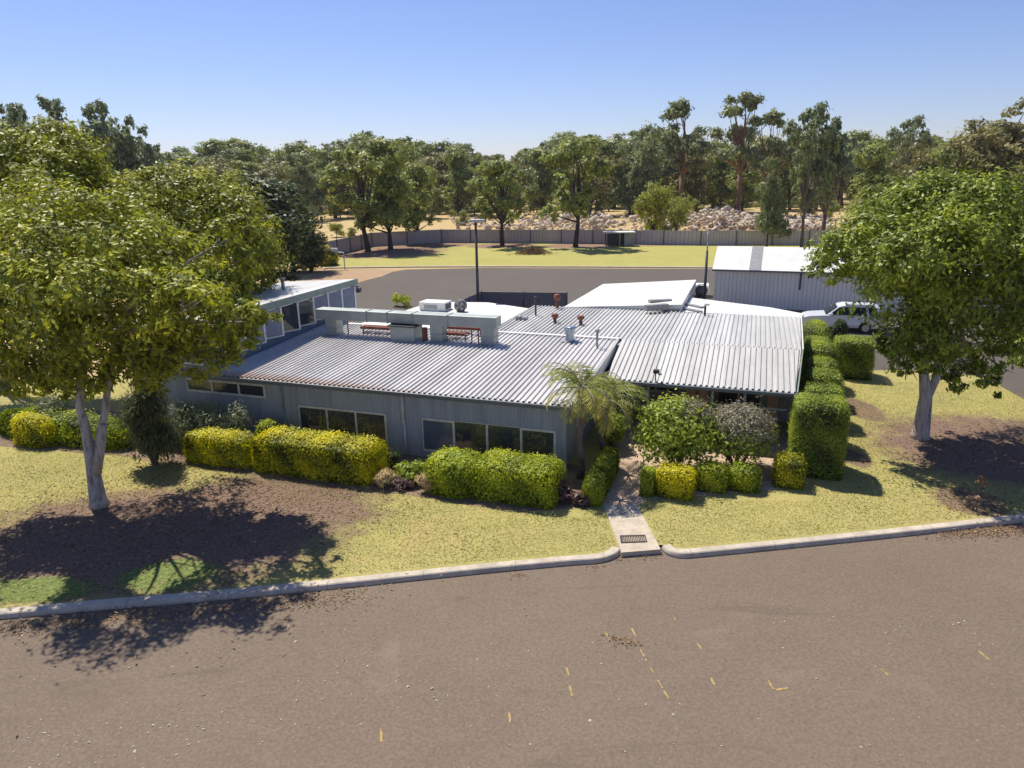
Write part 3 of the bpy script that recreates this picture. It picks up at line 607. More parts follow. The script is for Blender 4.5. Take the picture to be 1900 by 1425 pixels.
def rack(x0,x1,b,label,zt=.34,w=.5):
    t=thing('pipe_rack',label,'rack',W((x0+x1)/2,b,zr1(b)+.03),BR,'rusty racks under the duct'); L_=(x1-x0)/2
    mb=MB(); n=int((x1-x0)/.16)
    for i in range(n): mb.box(-L_+i*.16,-L_+i*.16+.11,-w/2,w/2,zt-.05,zt)
    mb.build('slats',M['rust_red'],t); mb=MB(); mb.box(-L_,L_,-w/2-.02,-w/2+.02,zt-.11,zt-.052); mb.box(-L_,L_,w/2-.02,w/2+.02,zt-.11,zt-.052); mb.build('rails',M['rust_red'],t)
    for sx in (-L_+.12,L_-.12): MB().box(sx-.025,sx+.025,-w/2+.03,-w/2+.08,-.04,zt-.11).build('leg',M['rust'],t)
rack(-12.1,-9.9,7.4,'rusty slatted rack left of the duct plenum box')
rack(-7.8,-6.4,7.3,'short rusty slatted rack right of the middle duct leg',.3)
rack(-8.6,-6.0,8.1,'long thin rusty rack behind the right half of the duct',.34,.25)
def lathe(prof,n=16):
    mb=MB(); vs=[];fs=[]
    for r,z in prof:
        for k in range(n): a=2*math.pi*k/n; vs.append((r*math.cos(a),r*math.sin(a),z))
    for i in range(len(prof)-1):
        for k in range(n): fs.append((i*n+k,i*n+(k+1)%n,(i+1)*n+(k+1)%n,(i+1)*n+k))
    fs.append(tuple(range(n-1,-1,-1))); fs.append(tuple(range((len(prof)-1)*n,len(prof)*n))); return mb.add(vs,fs)
t=thing('funnel_vent','pale blue funnel-shaped vent beside the ridge of the ribbed roof','vent',W(-1.72,8.0,zr1(8)),BR)
lathe([(.24,-.05),(.22,.10),(.19,.3),(.28,.62),(.31,.66)]).build('funnel',M['galv_blue'],t,True); MB().box(-.38,.38,-.3,.3,-.02,.05).build('flashing',M['steel_grey'],t)
def rustvent(p,label,h=.45):
    t=thing('roof_vent',label,'vent',p,BR,'rusty mushroom vents on the rear roof')
    lathe([(.09,-.05),(.08,h*.6)],10).build('pipe',M['rust'],t,True); lathe([(.10,h*.55),(.20,h*.72),(.17,h),(.05,h+.03)],12).build('cowl',M['rust'],t,True)
rustvent(W(-3.42,11.6,zf+.02),'rusty mushroom vent nearest the left edge of the rear ribbed roof')
rustvent(W(-2.02,11.4,zf+.02),'rusty mushroom vent standing right of its twin, behind the funnel vent')
rustvent(W(-4.33,15.4,zf+.02),'taller rusty vent at the back edge by the white roof',.8)
t=thing('vent_pipe','thin dark vent pipe at the left edge of the rear ribbed roof','pipe',W(-4.9,13.1,zf)); MB().tube([(0,0,-.02),(0,0,1.0)],.05,8).build('pipe',M['steel_dark'],t,True); MB().tube([(0,0,1.0),(0,0,1.06)],.075,8).build('cap',M['steel_dark'],t,True)
t=thing('vent_pipe','grey capped pipe near the right end of the white ridge flashing','pipe',W(-.29,7.2,zr1(7.2))); MB().tube([(0,0,-.02),(0,0,.78)],.05,8).build('pipe',M['steel_grey'],t,True); MB().tube([(0,0,.74),(0,0,.84)],.10,8).build('cap',M['steel_grey'],t,True)
t=thing('vent_pipe','bent dark pipe beside the skylight strips','pipe',W(3.75,15.2,zf)); MB().tube([(0,0,-.02),(0,0,.6)],.06,8).build('pipe',M['steel_dark'],t,True); MB().box(-.05,.2,-.09,.09,.56,.68).build('elbow',M['white_paint'],t)
t=thing('roof_flashing_patch','pair of small pale boxes low on the left of the rear ribbed roof','flashing',W(-5.3,11.9,zf+.02),BR)
MB().box(-.28,-.04,-.2,.2,0,.2).build('box',M['steel_grey'],t); MB().box(.06,.3,-.2,.2,0,.18).build('box',M['steel_grey'],t)
t=thing('security_camera','small dark camera on a stem at the front edge of the verandah roof','camera',W(2.62,4.72,2.31),BR)
MB().tube([(0,0,-.02),(0,0,.38)],.025,8).build('stem',M['steel_dark'],t,True); bevel(MB().box(-.10,.14,-.09,.09,.36,.52).build('housing',M['steel_dark'],t),.03); MB().box(.1,.24,-.03,.03,.30,.36).build('bracket',M['steel_grey'],t)
t=thing('air_conditioner','white boxy air conditioner on the patio roof behind the duct','air conditioner',W(-12.1,15.9,2.55),BR)
bevel(MB().box(-.85,.85,-.5,.55,0,.52).build('cabinet',M['white_paint'],t),.03); MB().box(.852,.865,-.4,.4,.1,.42).build('side_grille',M['duct_dark'],t); MB().box(-.5,.35,-.513,-.502,.14,.38).build('front_grille',M['steel_grey'],t)
t=thing('extractor_fan','round dark extractor fan standing on the white patio roof','fan',W(-10.35,15.7,2.55),BR)
mb=MB(); mb.tube([(0,-.16,.36),(0,.16,.36)],.36,20); mb.build('drum',M['tank'],t,True); MB().box(-.2,.2,-.12,.12,0,.12).build('base',M['steel_dark'],t)
mb=MB(); 
for k in range(4):
    a=k*math.pi/2+.4; mb.add([(0,-.172,.36),(.3*math.cos(a),-.172,.36+.3*math.sin(a)),(.3*math.cos(a+.6),-.185,.36+.3*math.sin(a+.6))],[(0,1,2)])
mb.build('blades',M['steel_grey'],t)
# ================================================================== STREET FURNITURE BEHIND
def lamp(p,h,label,head=True):
    t=thing('light_pole',label,'light pole',p); MB().tube([(0,0,-.02),(0,0,h)],[.12,.075],10).build('pole',M['steel_dark'],t,True)
    MB().tube([(0,0,-.02),(0,0,.12)],.2,10).build('base',M['steel_grey'],t,True)
    if head:
        bevel(MB().box(-.42,.62,-.2,.2,h,h+.16).build('lamp_head',M['steel_grey'],t),.04)
    else:
        MB().tube([(0,0,h),(0,0,h+1.2)],.045,8).build('mast_tip',M['steel_grey'],t,True)
    return t
def zat(p,y):
    lo,hi=-2.,60.
    for _ in range(50):
        m_=(lo+hi)/2; v=Vector((p.x,p.y,m_-CZ)); z=v.dot(FW); py=PH/2-F*v.dot(UP)/z
        if py>y: lo=m_
        else: hi=m_
    return lo
p=Vector((-2.15,46.5,0)); lamp(p,zat(p,412),'tall dark light pole rising behind the long duct')
p=Vector((12.3,44.5,0)); lamp(p,zat(p,466),'dark pole with thin pale tip between the white roof and the big shed',False)
p=at(640,500); t=thing('floodlight_pole','thin pole with two white floodlights at the edge of the rear lawn','floodlight pole',p); h=zat(p,468)
MB().tube([(0,0,0),(0,0,h)],.06,8).build('pole',M['steel_grey'],t,True); mb=MB(); mb.tube([(0,0,h-.05),(-1.4,0,h+.1)],.045,6); mb.build('arm',M['steel_grey'],t)
for x in (-1.4,-.9): bevel(MB().box(x-.22,x+.22,-.15,.15,h+.1,h+.48).build('lamp_head',M['white_paint'],t),.03)
# chain-link fence behind patio
def meshfence(pts,h,label):
    c=Vector(pts[0]); t=thing('yard_fence',label,'fence',(c.x,c.y,0)); L_=[Vector(p)-c for p in pts]
    mb=MB()
    for i in range(len(L_)-1):
        p,q=L_[i],L_[i+1]; d=(q-p).normalized(); nn=Vector((-d.y,d.x,0))*.012; mb.prism([(p-nn)[:2],(q-nn)[:2],(q+nn)[:2],(p+nn)[:2]],.08,h-.04)
    mb.build('shade_cloth',M['cloth'],t); mb=MB()
    for i in range(len(L_)-1):
        p,q=L_[i],L_[i+1]
        for z in (h-.03,.06): mb.tube([p+Vector((0,0,z)),q+Vector((0,0,z))],.03,6)
    mb.build('rails',M['steel_dark'],t)
    for i in range(len(L_)-1):
        p,q=L_[i],L_[i+1]; n=max(1,round((q-p).length/3.))
        for k in range(n+(i==len(L_)-2)):
            a=p.lerp(q,k/n); MB().tube([a,a+Vector((0,0,h+.06))],.05,8).build('post',M['steel_dark'],t,True)
Zf=2.0
fp=[at(846,562,Zf),at(893,541,Zf),at(1052,543,Zf)]; 
for p in fp: p.z=0
meshfence(fp,Zf,'dark fence hung with grey shade cloth round the yard behind the white patio roof')
# back boundary fence
bl=[at(x,y) for x,y in ((600,479),(650,467),(690,457),(820,450),(1100,452),(1300,455),(1500,455),(1900,462),(2250,468))]
c=bl[0]; t=thing('boundary_fence','long grey metal boundary fence along the back of the rear lawn','fence',c)
mb=MB(); pb=[]
for i in range(len(bl)-1):
    p,q=bl[i]-c,bl[i+1]-c; d=(q-p).normalized(); nn=Vector((-d.y,d.x,0))*.03
    mb.prism([(p-nn)[:2],(q-nn)[:2],(q+nn)[:2],(p+nn)[:2]],0,2.05)
    n=max(1,round((q-p).length/5)); pb+=[p.lerp(q,k/n)-nn*3 for k in range(n)]
mb.build('panel',M['fence_panel'],t)
for p in pb: MB().tube([p,p+Vector((0,0,2.2))],.06,6).build('post',M['steel_dark'],t)
# big shed
sa=at(1322,568); sang=-R(20.5); S=Vector((math.cos(sang),math.sin(sang),0))
sh=thing('metal_shed','big pale metal shed with white gable roof behind the car','shed',sa,sang)
Ls,Ds=21.,7.5; ze=2.95; zr=4.35
MB().prism([(0,0),(Ls,0),(Ls,Ds),(0,Ds)],0,ze).build('wall',M['wall_shed'],sh)
MB().add([(0,0,ze),(0,Ds,ze),(0,Ds/2,zr-.05),(Ls,0,ze),(Ls,Ds,ze),(Ls,Ds/2,zr-.05)],[(0,1,2),(3,5,4),(0,2,5,3),(1,4,5,2),(0,3,4,1)]).build('gable',M['wall_shed'],sh)
rp=[(-.18,-.15,ze-.01),(Ls+.18,-.15,ze-.01),(Ls+.18,Ds/2,zr),(-.18,Ds/2,zr)]
def slab(mb,q,th=.06):
    vs=[Vector(p) for p in q]+[Vector(p)-Vector((0,0,th)) for p in q]; return mb.add(vs,[(0,1,2,3),(7,6,5,4),(0,4,5,1),(1,5,6,2),(2,6,7,3),(3,7,4,0)])
ro=slab(slab(MB(),rp),[(-.18,Ds/2+.001,zr),(Ls+.18,Ds/2+.001,zr),(Ls+.18,Ds+.15,ze-.01),(-.18,Ds+.15,ze-.01)]).build('roof',M['white_roof'],sh)
sk=(zr-ze)/(Ds/2+.15); x0=2.55
slab(MB(),[(x0,-.16,ze+.02),(x0+.85,-.16,ze+.02),(x0+.85,Ds/2-.02,zr+.02),(x0,Ds/2-.02,zr+.02)],.02).build('skylight',M['skylight'],sh)
bevel(MB().box(-.2,Ls+.2,-.27,-.155,ze-.13,ze).build('gutter',M['gutter'],sh),.02)
MB().tube([(6.3,-.08,ze-.1),(6.3,-.08,1.55)],.06,8).build('downpipe',M['steel_dark'],sh)
# shelter by the back fence
p=at(1148,456); sh2=thing('garden_shelter','small open shelter with white skillion roof against the back fence','shelter',p,0)
for x in (-1.9,0,1.9): MB().box(x-.07,x+.07,-.9,-.76,0,1.9).build('post',M['post_wood'],sh2)
MB().box(-2.2,2.2,-1.2,1.2,1.9,2.02).build('roof',M['white_roof'],sh2); MB().box(.8,2.0,.0,.1,0,1.9).build('side_panel',M['steel_grey'],sh2); MB().box(-1.9,2.0,1.0,1.08,0,1.88).build('back_wall',M['steel_dark'],sh2)
# house far left
p=at(592,398); p2=Vector((p.x-2,p.y-5,0)); ho=thing('far_house','tan cottage with white metal roof beyond the fence, seen past dark trees','house',p2,R(12))
hz=zat(p2,372); ht=zat(p2,343)
MB().box(-9,2.5,0,8,0,hz).build('wall',M['tan'],ho); slab(slab(MB(),[(-9.5,-.5,hz-.05),(3,-.5,hz-.05),(.8,4,ht),(-9.5,4,ht)]),[(-9.5,4.001,ht),(.8,4.001,ht),(3,8.5,hz-.05),(-9.5,8.5,hz-.05)]).build('roof',M['white_roof'],ho)
MB().box(-3,-1.4,-.04,0.0,.6,hz*.8).build('window',M['glass'],ho)
# trailer with round hood near the shed
p=at(1297,546); tr=thing('trailer','white trailer with arched mudguard and black tyre beside the pole','trailer',p+Vector((0,-1.0,0)),R(-15))
bevel(MB().box(-1.6,.5,-.5,.9,.55,1.0).build('bed',M['white_paint'],tr),.03)
mb=MB(); mb.tube([(-.1,-.72,.5),(-.1,-.5,.5)],.5,20); mb.build('tyre',M['steel_dark'],tr,True)
mb=MB(); vs=[];fs=[]
for k in range(13):
    a=math.pi*k/12
    for r in (.58,.68): 
        for y in (-.78,-.44): vs.append((-.1+r*math.cos(a),y,.5+r*math.sin(a)))
for k in range(12):
    o_=k*4; fs+=[(o_,o_+1,o_+5,o_+4),(o_+2,o_+6,o_+7,o_+3),(o_,o_+4,o_+6,o_+2),(o_+1,o_+3,o_+7,o_+5)]
mb.add(vs,fs).build('mudguard',M['white_paint'],tr)
# ================================================================== CAR
def car():
    m,nt,p=mat('car_silver'); p.inputs['Base Color'].default_value=(.78,.80,.84,1); p.inputs['Metallic'].default_value=.1; p.inputs['Roughness'].default_value=.28; p.inputs['Coat Weight'].default_value=.6
    gl,nt,p=mat('car_glass'); p.inputs['Base Color'].default_value=(.02,.03,.045,1); p.inputs['Roughness'].default_value=.05
    rub=plain('rubber',(.025,.025,.027),.85); rim=plain('rim',(.5,.51,.53),.3,.7); red=plain('tail_red',(.35,.02,.02),.25); head=plain('head_clear',(.7,.72,.75),.15); blk=plain('trim_black',(.03,.03,.035),.6)
    q=at(1605,619); c0=q-A*1.42+B*.95
    t=thing('parked_car','silver suv parked side-on behind the clipped hedges in front of the shed','car',c0,math.pi-TH)   # local +x = nose
    def loft(prof,hw,name,m_,parent=None,bev=.05):
        # prof: (x,z) outline, hw(x,z) half width
        mb=MB(); n=len(prof); vs=[(x,-hw(x,z),z) for x,z in prof]+[(x,hw(x,z),z) for x,z in prof]
        fs=[tuple(range(n)),tuple(range(2*n-1,n-1,-1))]+[(i,n+i,n+(i+1)%n,(i+1)%n) for i in range(n)]
        o=mb.add(vs,fs).build(name,m_,parent or t,False); bevel(o,bev,3); return o
    def arch(cx,r,zb,k=8): return [(cx+r*math.cos(math.pi*i/k),zb+r*math.sin(math.pi*i/k)) for i in range(k+1)]
    low=[(2.40,.32),(2.43,.62),(2.36,.92),(2.0,1.02),(1.05,1.10),(-2.25,1.12),(-2.42,.95),(-2.44,.60),(-2.38,.34)]
    low+= [(x,z) for x,z in reversed(arch(-1.42,.42,.34))]+[(x,z) for x,z in reversed(arch(1.43,.42,.34))]
    loft(low,lambda x,z:.93-.04*max(0,abs(x)-1.6)-.03*(z<.5),'body',m)
    cab=[(1.05,1.06),(.30,1.68),(-.1,1.78),(-1.75,1.78),(-2.18,1.68),(-2.38,1.08)]
    loft(cab,lambda x,z:.90-.24*max(0,(z-1.06)),'cabin',m,bev=.07)
    for s in (-1,1):
        def hw(z): return s*(.905-.24*(z-1.06))
        for nm,pl_ in (('side_window',[(.80,1.14),(.24,1.60),(-.38,1.67),(-.40,1.14)]),('side_window',[(-.46,1.14),(-.45,1.67),(-1.30,1.67),(-1.42,1.14)]),('side_window',[(-1.56,1.16),(-1.44,1.65),(-1.88,1.63),(-2.12,1.20)])):
            vs=[(x,hw(z),z) for x,z in pl_]+[(x,hw(z)+s*.012,z) for x,z in pl_]; k=len(pl_)
            MB().add(vs,[tuple(range(k)),tuple(range(2*k-1,k-1,-1))]+[(i,(i+1)%k,k+(i+1)%k,k+i) for i in range(k)]).build(nm,gl,t)
        MB().tube([(-.1,s*.69,1.81),(-1.75,s*.69,1.81)],.025,6).build('roof_rail',blk,t)
        bevel(MB().box(.62,.80,min(s*.93,s*1.08),max(s*.93,s*1.08),1.10,1.24).build('mirror',m,t),.03)
        bevel(MB().box(2.22,2.40,min(s*.55,s*.86),max(s*.55,s*.86),.72,.90).build('headlight',head,t),.02)
        bevel(MB().box(-2.46,-2.34,min(s*.62,s*.88),max(s*.62,s*.88),.82,1.10).build('tail_light',red,t),.02)
        for hx in (-.2,-1.2): MB().box(hx-.10,hx+.10,min(s*.925,s*.95),max(s*.925,s*.95),.98,1.01).build('door_handle',m,t)
        for cx in (1.43,-1.42):
            ty=MB().tube([(cx,s*.72,.34),(cx,s*.76,.36*.95),(cx,s*.90,.34)],.35,20).build('wheel',rub,t); MB().tube([(cx,s*.895,.34),(cx,s*.912,.34)],.23,16).build('rim',rim,ty)
    vs=[(1.00,-.80,1.13),(1.00,.80,1.13),(.36,.70,1.64),(.36,-.70,1.64)]; d_=Vector((.05,0,.045))
    MB().add(vs+[tuple(Vector(v)+d_) for v in vs],[(0,1,2,3),(7,6,5,4),(0,4,5,1),(1,5,6,2),(2,6,7,3),(3,7,4,0)]).build('windscreen',gl,t)
    MB().box(2.3,2.45,-.7,.7,.36,.58).build('front_bumper',blk,t); MB().box(-2.46,-2.3,-.8,.8,.36,.54).build('rear_bumper',blk,t)
car()
# ================================================================== HEDGES AND SHRUBS
def hedge(name,label,p,rz,sx,sy,sz,m,n,L=.12,seed=1,rough=.07,group='clipped hedges',rnd=.25,bumps=.0,cat='hedge',core=True):
    t=thing(name,label,cat,p,rz,group); rng=np.random.default_rng(seed); n=int(n*2.5); L=L*.70
    hx,hy=sx/2,sy/2; u=unit(rng,n); pw=2/ (rnd*1.35+.06)     # superellipsoid surface
    a=np.abs(u); nn=(a[:,0]**pw+a[:,1]**pw+np.where(u[:,2]>0,a[:,2],a[:,2]*.25)**pw)**(1/pw)
    s=u/nn[:,None]; c=np.stack([s[:,0]*hx,s[:,1]*hy,np.where(s[:,2]>0,s[:,2]*sz*.5+sz*.5,sz*.5+np.clip(s[:,2],-1,0)*sz*.5)],1)
    k=2.2
    ph=np.sin(c[:,0]*k*1.3+seed)+np.sin(c[:,1]*k*1.7+1.3*seed)+np.sin(c[:,2]*k*1.9+.7*seed)+np.sin(c[:,0]*5.1+c[:,2]*4.3)
    nr=np.sign(s)*np.abs(s)**(pw-1); nr/=np.linalg.norm(nr,axis=1)[:,None]+1e-6
    spr=rng.random(n)<.16; dsp=rough*(.8*ph/2+rng.normal(size=n)*.8)-rng.random(n)**2*.08+np.where(spr,rng.random(n)*.10,0)
    c=c+nr*dsp[:,None]; c[:,2]=np.maximum(c[:,2],.03)
    ax=unit(rng,n)+nr*np.where(spr,1.8,.7)[:,None]; ax[:,2]+=.4
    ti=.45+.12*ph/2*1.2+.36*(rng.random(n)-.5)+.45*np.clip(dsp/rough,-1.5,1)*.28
    nn2=nr*1.1+unit(rng,n)*.58; nn2[:,2]+=.12
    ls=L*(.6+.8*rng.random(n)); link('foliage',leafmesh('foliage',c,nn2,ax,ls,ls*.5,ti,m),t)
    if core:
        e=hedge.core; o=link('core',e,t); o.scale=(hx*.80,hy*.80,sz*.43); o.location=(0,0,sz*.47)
    return t
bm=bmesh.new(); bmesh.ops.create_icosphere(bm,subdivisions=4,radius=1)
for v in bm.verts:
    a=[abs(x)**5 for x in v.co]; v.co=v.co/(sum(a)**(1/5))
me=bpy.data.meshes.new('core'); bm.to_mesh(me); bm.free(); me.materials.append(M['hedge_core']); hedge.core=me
def hb(label,aL,aR,b0_,b1_,h,m,n,seed,L=.12,rnd=.2,rough=.07,name='hedge',rz=BR,group='clipped hedges',cat='hedge',core=True):
    return hedge(name,label,W((aL+aR)/2,(b0_+b1_)/2,0),rz,aR-aL,b1_-b0_,h,m,n,L,seed,rough*.62,group,rnd*.62 if rnd<.35 else rnd,cat=cat,core=core)
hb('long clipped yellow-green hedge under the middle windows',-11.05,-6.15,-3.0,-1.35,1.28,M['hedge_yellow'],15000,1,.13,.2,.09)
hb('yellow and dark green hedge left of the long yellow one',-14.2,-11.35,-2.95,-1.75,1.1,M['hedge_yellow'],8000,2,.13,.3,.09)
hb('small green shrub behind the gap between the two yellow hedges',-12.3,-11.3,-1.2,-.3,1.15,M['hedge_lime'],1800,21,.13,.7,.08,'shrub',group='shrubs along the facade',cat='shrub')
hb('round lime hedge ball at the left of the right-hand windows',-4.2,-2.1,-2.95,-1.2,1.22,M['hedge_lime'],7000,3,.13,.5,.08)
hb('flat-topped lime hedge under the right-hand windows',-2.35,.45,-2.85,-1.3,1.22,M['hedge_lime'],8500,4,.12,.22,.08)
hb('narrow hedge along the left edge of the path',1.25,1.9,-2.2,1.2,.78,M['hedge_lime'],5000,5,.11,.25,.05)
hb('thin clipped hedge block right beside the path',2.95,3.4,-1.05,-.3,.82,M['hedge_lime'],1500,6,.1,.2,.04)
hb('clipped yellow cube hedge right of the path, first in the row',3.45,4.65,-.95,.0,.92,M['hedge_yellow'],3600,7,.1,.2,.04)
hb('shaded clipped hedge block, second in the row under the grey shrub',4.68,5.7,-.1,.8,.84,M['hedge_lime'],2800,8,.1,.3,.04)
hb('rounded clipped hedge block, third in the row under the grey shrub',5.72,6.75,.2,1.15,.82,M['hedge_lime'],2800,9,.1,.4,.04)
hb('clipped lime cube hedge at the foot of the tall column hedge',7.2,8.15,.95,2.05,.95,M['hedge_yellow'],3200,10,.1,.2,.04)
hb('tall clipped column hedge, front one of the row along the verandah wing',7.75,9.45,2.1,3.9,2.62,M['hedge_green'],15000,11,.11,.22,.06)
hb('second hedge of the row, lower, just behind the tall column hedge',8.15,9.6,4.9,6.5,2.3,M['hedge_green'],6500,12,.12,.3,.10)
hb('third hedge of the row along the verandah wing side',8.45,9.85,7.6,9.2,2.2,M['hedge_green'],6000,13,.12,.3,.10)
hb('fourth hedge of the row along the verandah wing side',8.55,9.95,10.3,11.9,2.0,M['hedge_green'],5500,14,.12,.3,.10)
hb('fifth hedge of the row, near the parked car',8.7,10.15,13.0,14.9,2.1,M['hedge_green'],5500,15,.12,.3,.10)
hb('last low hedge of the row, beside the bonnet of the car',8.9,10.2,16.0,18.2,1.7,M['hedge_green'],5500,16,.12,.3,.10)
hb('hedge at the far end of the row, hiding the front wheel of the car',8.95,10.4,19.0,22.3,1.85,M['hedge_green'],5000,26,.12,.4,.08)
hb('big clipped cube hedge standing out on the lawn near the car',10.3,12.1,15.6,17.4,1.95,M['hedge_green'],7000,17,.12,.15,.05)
hb('dark bushy shrub in front of the car door',10.5,11.4,20.6,21.5,2.0,M['leaf_dark'],2500,18,.14,.6,.10,'shrub',group='shrubs by the car park',cat='shrub')
hb('long dark lime hedge far left behind the white trunk',-24.5,-17.4,-3.0,-1.7,1.1,M['hedge_lime'],10000,19,.14,.5,.2)
hb('short yellow hedge between the forked trunk and the weeping shrub',-17.2,-15.9,-2.5,-1.2,1.15,M['hedge_yellow'],3500,20,.14,.5,.1)
hb('yellow hedge clump at the far left, in front of the dark lime hedge',-22.6,-20.6,-3.5,-2.6,1.15,M['hedge_yellow'],2600,22,.14,.5,.15)
def bush(name,label,p,lobes,n,L,m,seed,group=None,stems=0,cat='shrub',aspect=.45,**k):
    t=thing(name,label,cat,p,0,group); link('foliage',crown('foliage',lobes,n,L,m,seed,**{**dict(per=16,clump=.4,inner=.3,aspect=aspect),**k}),t)
    if stems:
        rng=random.Random(seed); mb=MB()
        for i in range(stems):
            l=lobes[i%len(lobes)]; limb(mb,(rng.uniform(-.08,.08),rng.uniform(-.08,.08),-.05),(l[0],l[1],l[2]),.07 if cat!='sapling' else .022,.02 if cat!='sapling' else .006,rng,.1,5,7)
        mb.build('trunk',M['bark_grey'],t,True)
    return t
def sphlobes(r,h,k,rng,s=.5):
    return [(r*math.cos(i*2.4)*rng.uniform(.1,.7),r*math.sin(i*2.4)*rng.uniform(.1,.7),h*rng.uniform(.35,.85),r*s,r*s,r*s*.9) for i in range(k)]
rg=random.Random(4)
# two round tree shrubs in the forecourt
p=W(3.85,1.45); l1=[(0,0,1.55,1.25,1.2,1.0),(-.4,-.2,1.15,1.05,1.,.75),(.5,-.1,1.2,.95,1.,.75),(0,.2,2.1,.8,.8,.55),(-.6,.1,1.7,.7,.7,.6)]
t=bush('round_shrub','large round glossy green shrub right of the path in front of the verandah',p,l1,9000,.17,M['hedge_green'],31,'round forecourt shrubs',5,per=10,inner=.6)
link('dry_twigs',crown('dry_twigs',[(.35,.15,1.85,.85,.8,.72)],3500,.10,M['leaf_grey'],33,per=8,clump=.25,inner=.85),t)
p=W(5.95,2.3); l1=[(0,0,1.45,1.15,1.1,.85),(-.3,0,1.2,1.,1.,.7),(.3,0,1.2,1.,1.,.7)]
t=bush('round_shrub','round grey-topped shrub standing beside the tall column hedge',p,[(0,0,1.15,1.12,1.1,.62),(-.7,0,1.3,.5,.5,.4),(.75,0,1.2,.45,.45,.4)],3600,.16,M['hedge_green'],34,'round forecourt shrubs',5,per=10,inner=.7)
link('dry_twigs',crown('dry_twigs',[(.05,0,1.5,1.08,1.05,.82)],8000,.10,M['leaf_grey'],35,per=8,clump=.2,inner=.85),t)
# facade shrubs at the left
p=at(288,862); hz=[(0,0,1.2,.75,.7,1.0),(.1,0,2.3,.7,.65,.95),(-.35,.1,1.8,.65,.6,.9),(.35,0,.9,.7,.7,.7),(.15,.1,3.0,.5,.5,.6)]
bush('weeping_shrub','tall dark weeping shrub at the left end of the blue-grey wall',p,hz,11000,.2,M['leaf_weep'],36,None,3,per=20,droop=.9,aspect=.22)
for i,(x,y,lab,s) in enumerate(((-14.9,-1.35,'pale feathery shrub next to the dark weeping shrub',1.35),(-13.55,-1.3,'pale silver-green feathery shrub under the strip windows',1.2))):
    p=W(x,y); bush('feathery_shrub',lab,p,[(0,0,.75*s,.75*s,.7,.62*s),(-.4*s,.1,1.0*s,.5,.5,.5),(.4*s,0,1.05*s,.5,.5,.5)],4500,.19,M['leaf_pale'],40+i,'feathery shrubs by the wall',4,per=12,aspect=.16,droop=-.5)
p=at(108,800); bush('feathery_shrub','pale shrub among the far-left yellow hedge',p,[(0,0,.9,.6,.5,.6)],1600,.17,M['leaf_pale'],44,'feathery shrubs by the wall',3,aspect=.25)
for i,(x,y,r,h,mk,lab,asp) in enumerate(((712,900,.42,.5,'leaf_straw','dry straw-coloured strappy plant right of the long yellow hedge',.12),(797,912,.40,.55,'leaf_straw','dry straw plant left of the lime hedge ball',.12),(762,895,.48,.72,'hedge_green','small bright green shrub below the second downpipe',.4),(745,905,.35,.28,'leaf_maroon','low pinkish ground plant between the two straw plants',.4),(1040,925,.42,.65,'leaf_maroon','purplish thin shrub at the right end of the lime hedge',.35),(720,870,.5,.7,'leaf_dark','dark shrub against the wall right of the middle windows',.4),(1135,830,.55,1.35,'hedge_green','leafy light green shrub behind the path-side hedge',.55),(1080,935,.3,.3,'leaf_maroon','tiny reddish plant by the end of the path hedge',.35))):
    p=at(x,y); bush('small_plant',lab,p,sphlobes(r*1.1,h,6,rg,.55),700 if r<.45 else 1300,.17 if asp>.2 else .3,M[mk],50+i,'small plants in the garden bed',4,'plant',asp,droop=-.4 if asp<.2 else .1,per=8)
# bed of low ground plants in front of forecourt & scattered
p=at(1806,948); bush('dry_sapling','scraggly dry brown sapling on the lawn by the kerb at right',p,[(0,0,.35,.22,.16,.3),(.14,0,.85,.2,.18,.25),(-.16,0,.65,.16,.15,.2),(.05,0,1.1,.12,.12,.15)],150,.13,M['leaf_litter'],60,None,5,'sapling',.4)
p=at(747,569); bush('small_plant','bright green weed clump on the asphalt edge behind the white patio roof',p,sphlobes(.9,.8,5,rg,.5),700,.25,M['hedge_lime'],88,None,0,'plant',.3)
# palms
def palm(p,h,label,seed,nf=17,fl=1.9):
    t=thing('palm_tree',label,'palm',p,0,'palms beside the corner of the wing'); rng=random.Random(seed)
    pts=[(0.05*math.sin(i*1.3),.04*math.cos(i*1.7),h*i/8) for i in range(9)]; tb=MB(); tb.tube(pts,[.15 if i==0 else .105+.012*(i%2) for i in range(9)],10); tb.build('trunk',M['bark_grey'],t,True)
    for k in range(nf):
        a=k*2.399+rng.uniform(-.2,.2); el=rng.uniform(.1,1.35); L=fl*rng.uniform(.8,1.1); cs=[];nrm=[];ax=[];ls=[]
        q=Vector((0,0,h)); dirh=Vector((math.cos(a),math.sin(a),0)); e=el; rp=[q.copy()]; N_=16
        for i in range(N_):
            d=dirh*math.cos(e)+Vector((0,0,1))*math.sin(e); q=q+d*(L/N_); e-=(.07+.045*(i/N_)*3)*1.0; rp.append(q.copy())
            if i>1:
                side=d.cross(Vector((0,0,1))).normalized(); upv=side.cross(d)
                for s_ in (-1,1):
                    for j in range(2):
                        qq=q-d*(j*L/N_/2); axd=(side*s_*.85+d*.55-Vector((0,0,.35+.3*rng.random()))).normalized(); ll=.50*math.sin(math.pi*min(1,(i+1.5)/N_*.93))+.10
                        cs.append(qq+axd*ll*.5); ax.append(axd); nrm.append(upv+side*s_*.3+Vector((rng.uniform(-.3,.3),rng.uniform(-.3,.3),0))); ls.append(ll)
        n=len(cs); base=.3+.45*(el<.5)*rng.random()+.1
        fr=link('frond',leafmesh('frond',np.array(cs),np.array(nrm),np.array(ax),np.array(ls),np.full(n,.034),np.array([base+.3*rng.random() for _ in range(n)]),M['palm']),t)
        rb=MB(); rb.tube(rp,[.022-.016*i/len(rp) for i in range(len(rp))],5); rb.build('rachis',M['post_wood'],fr)
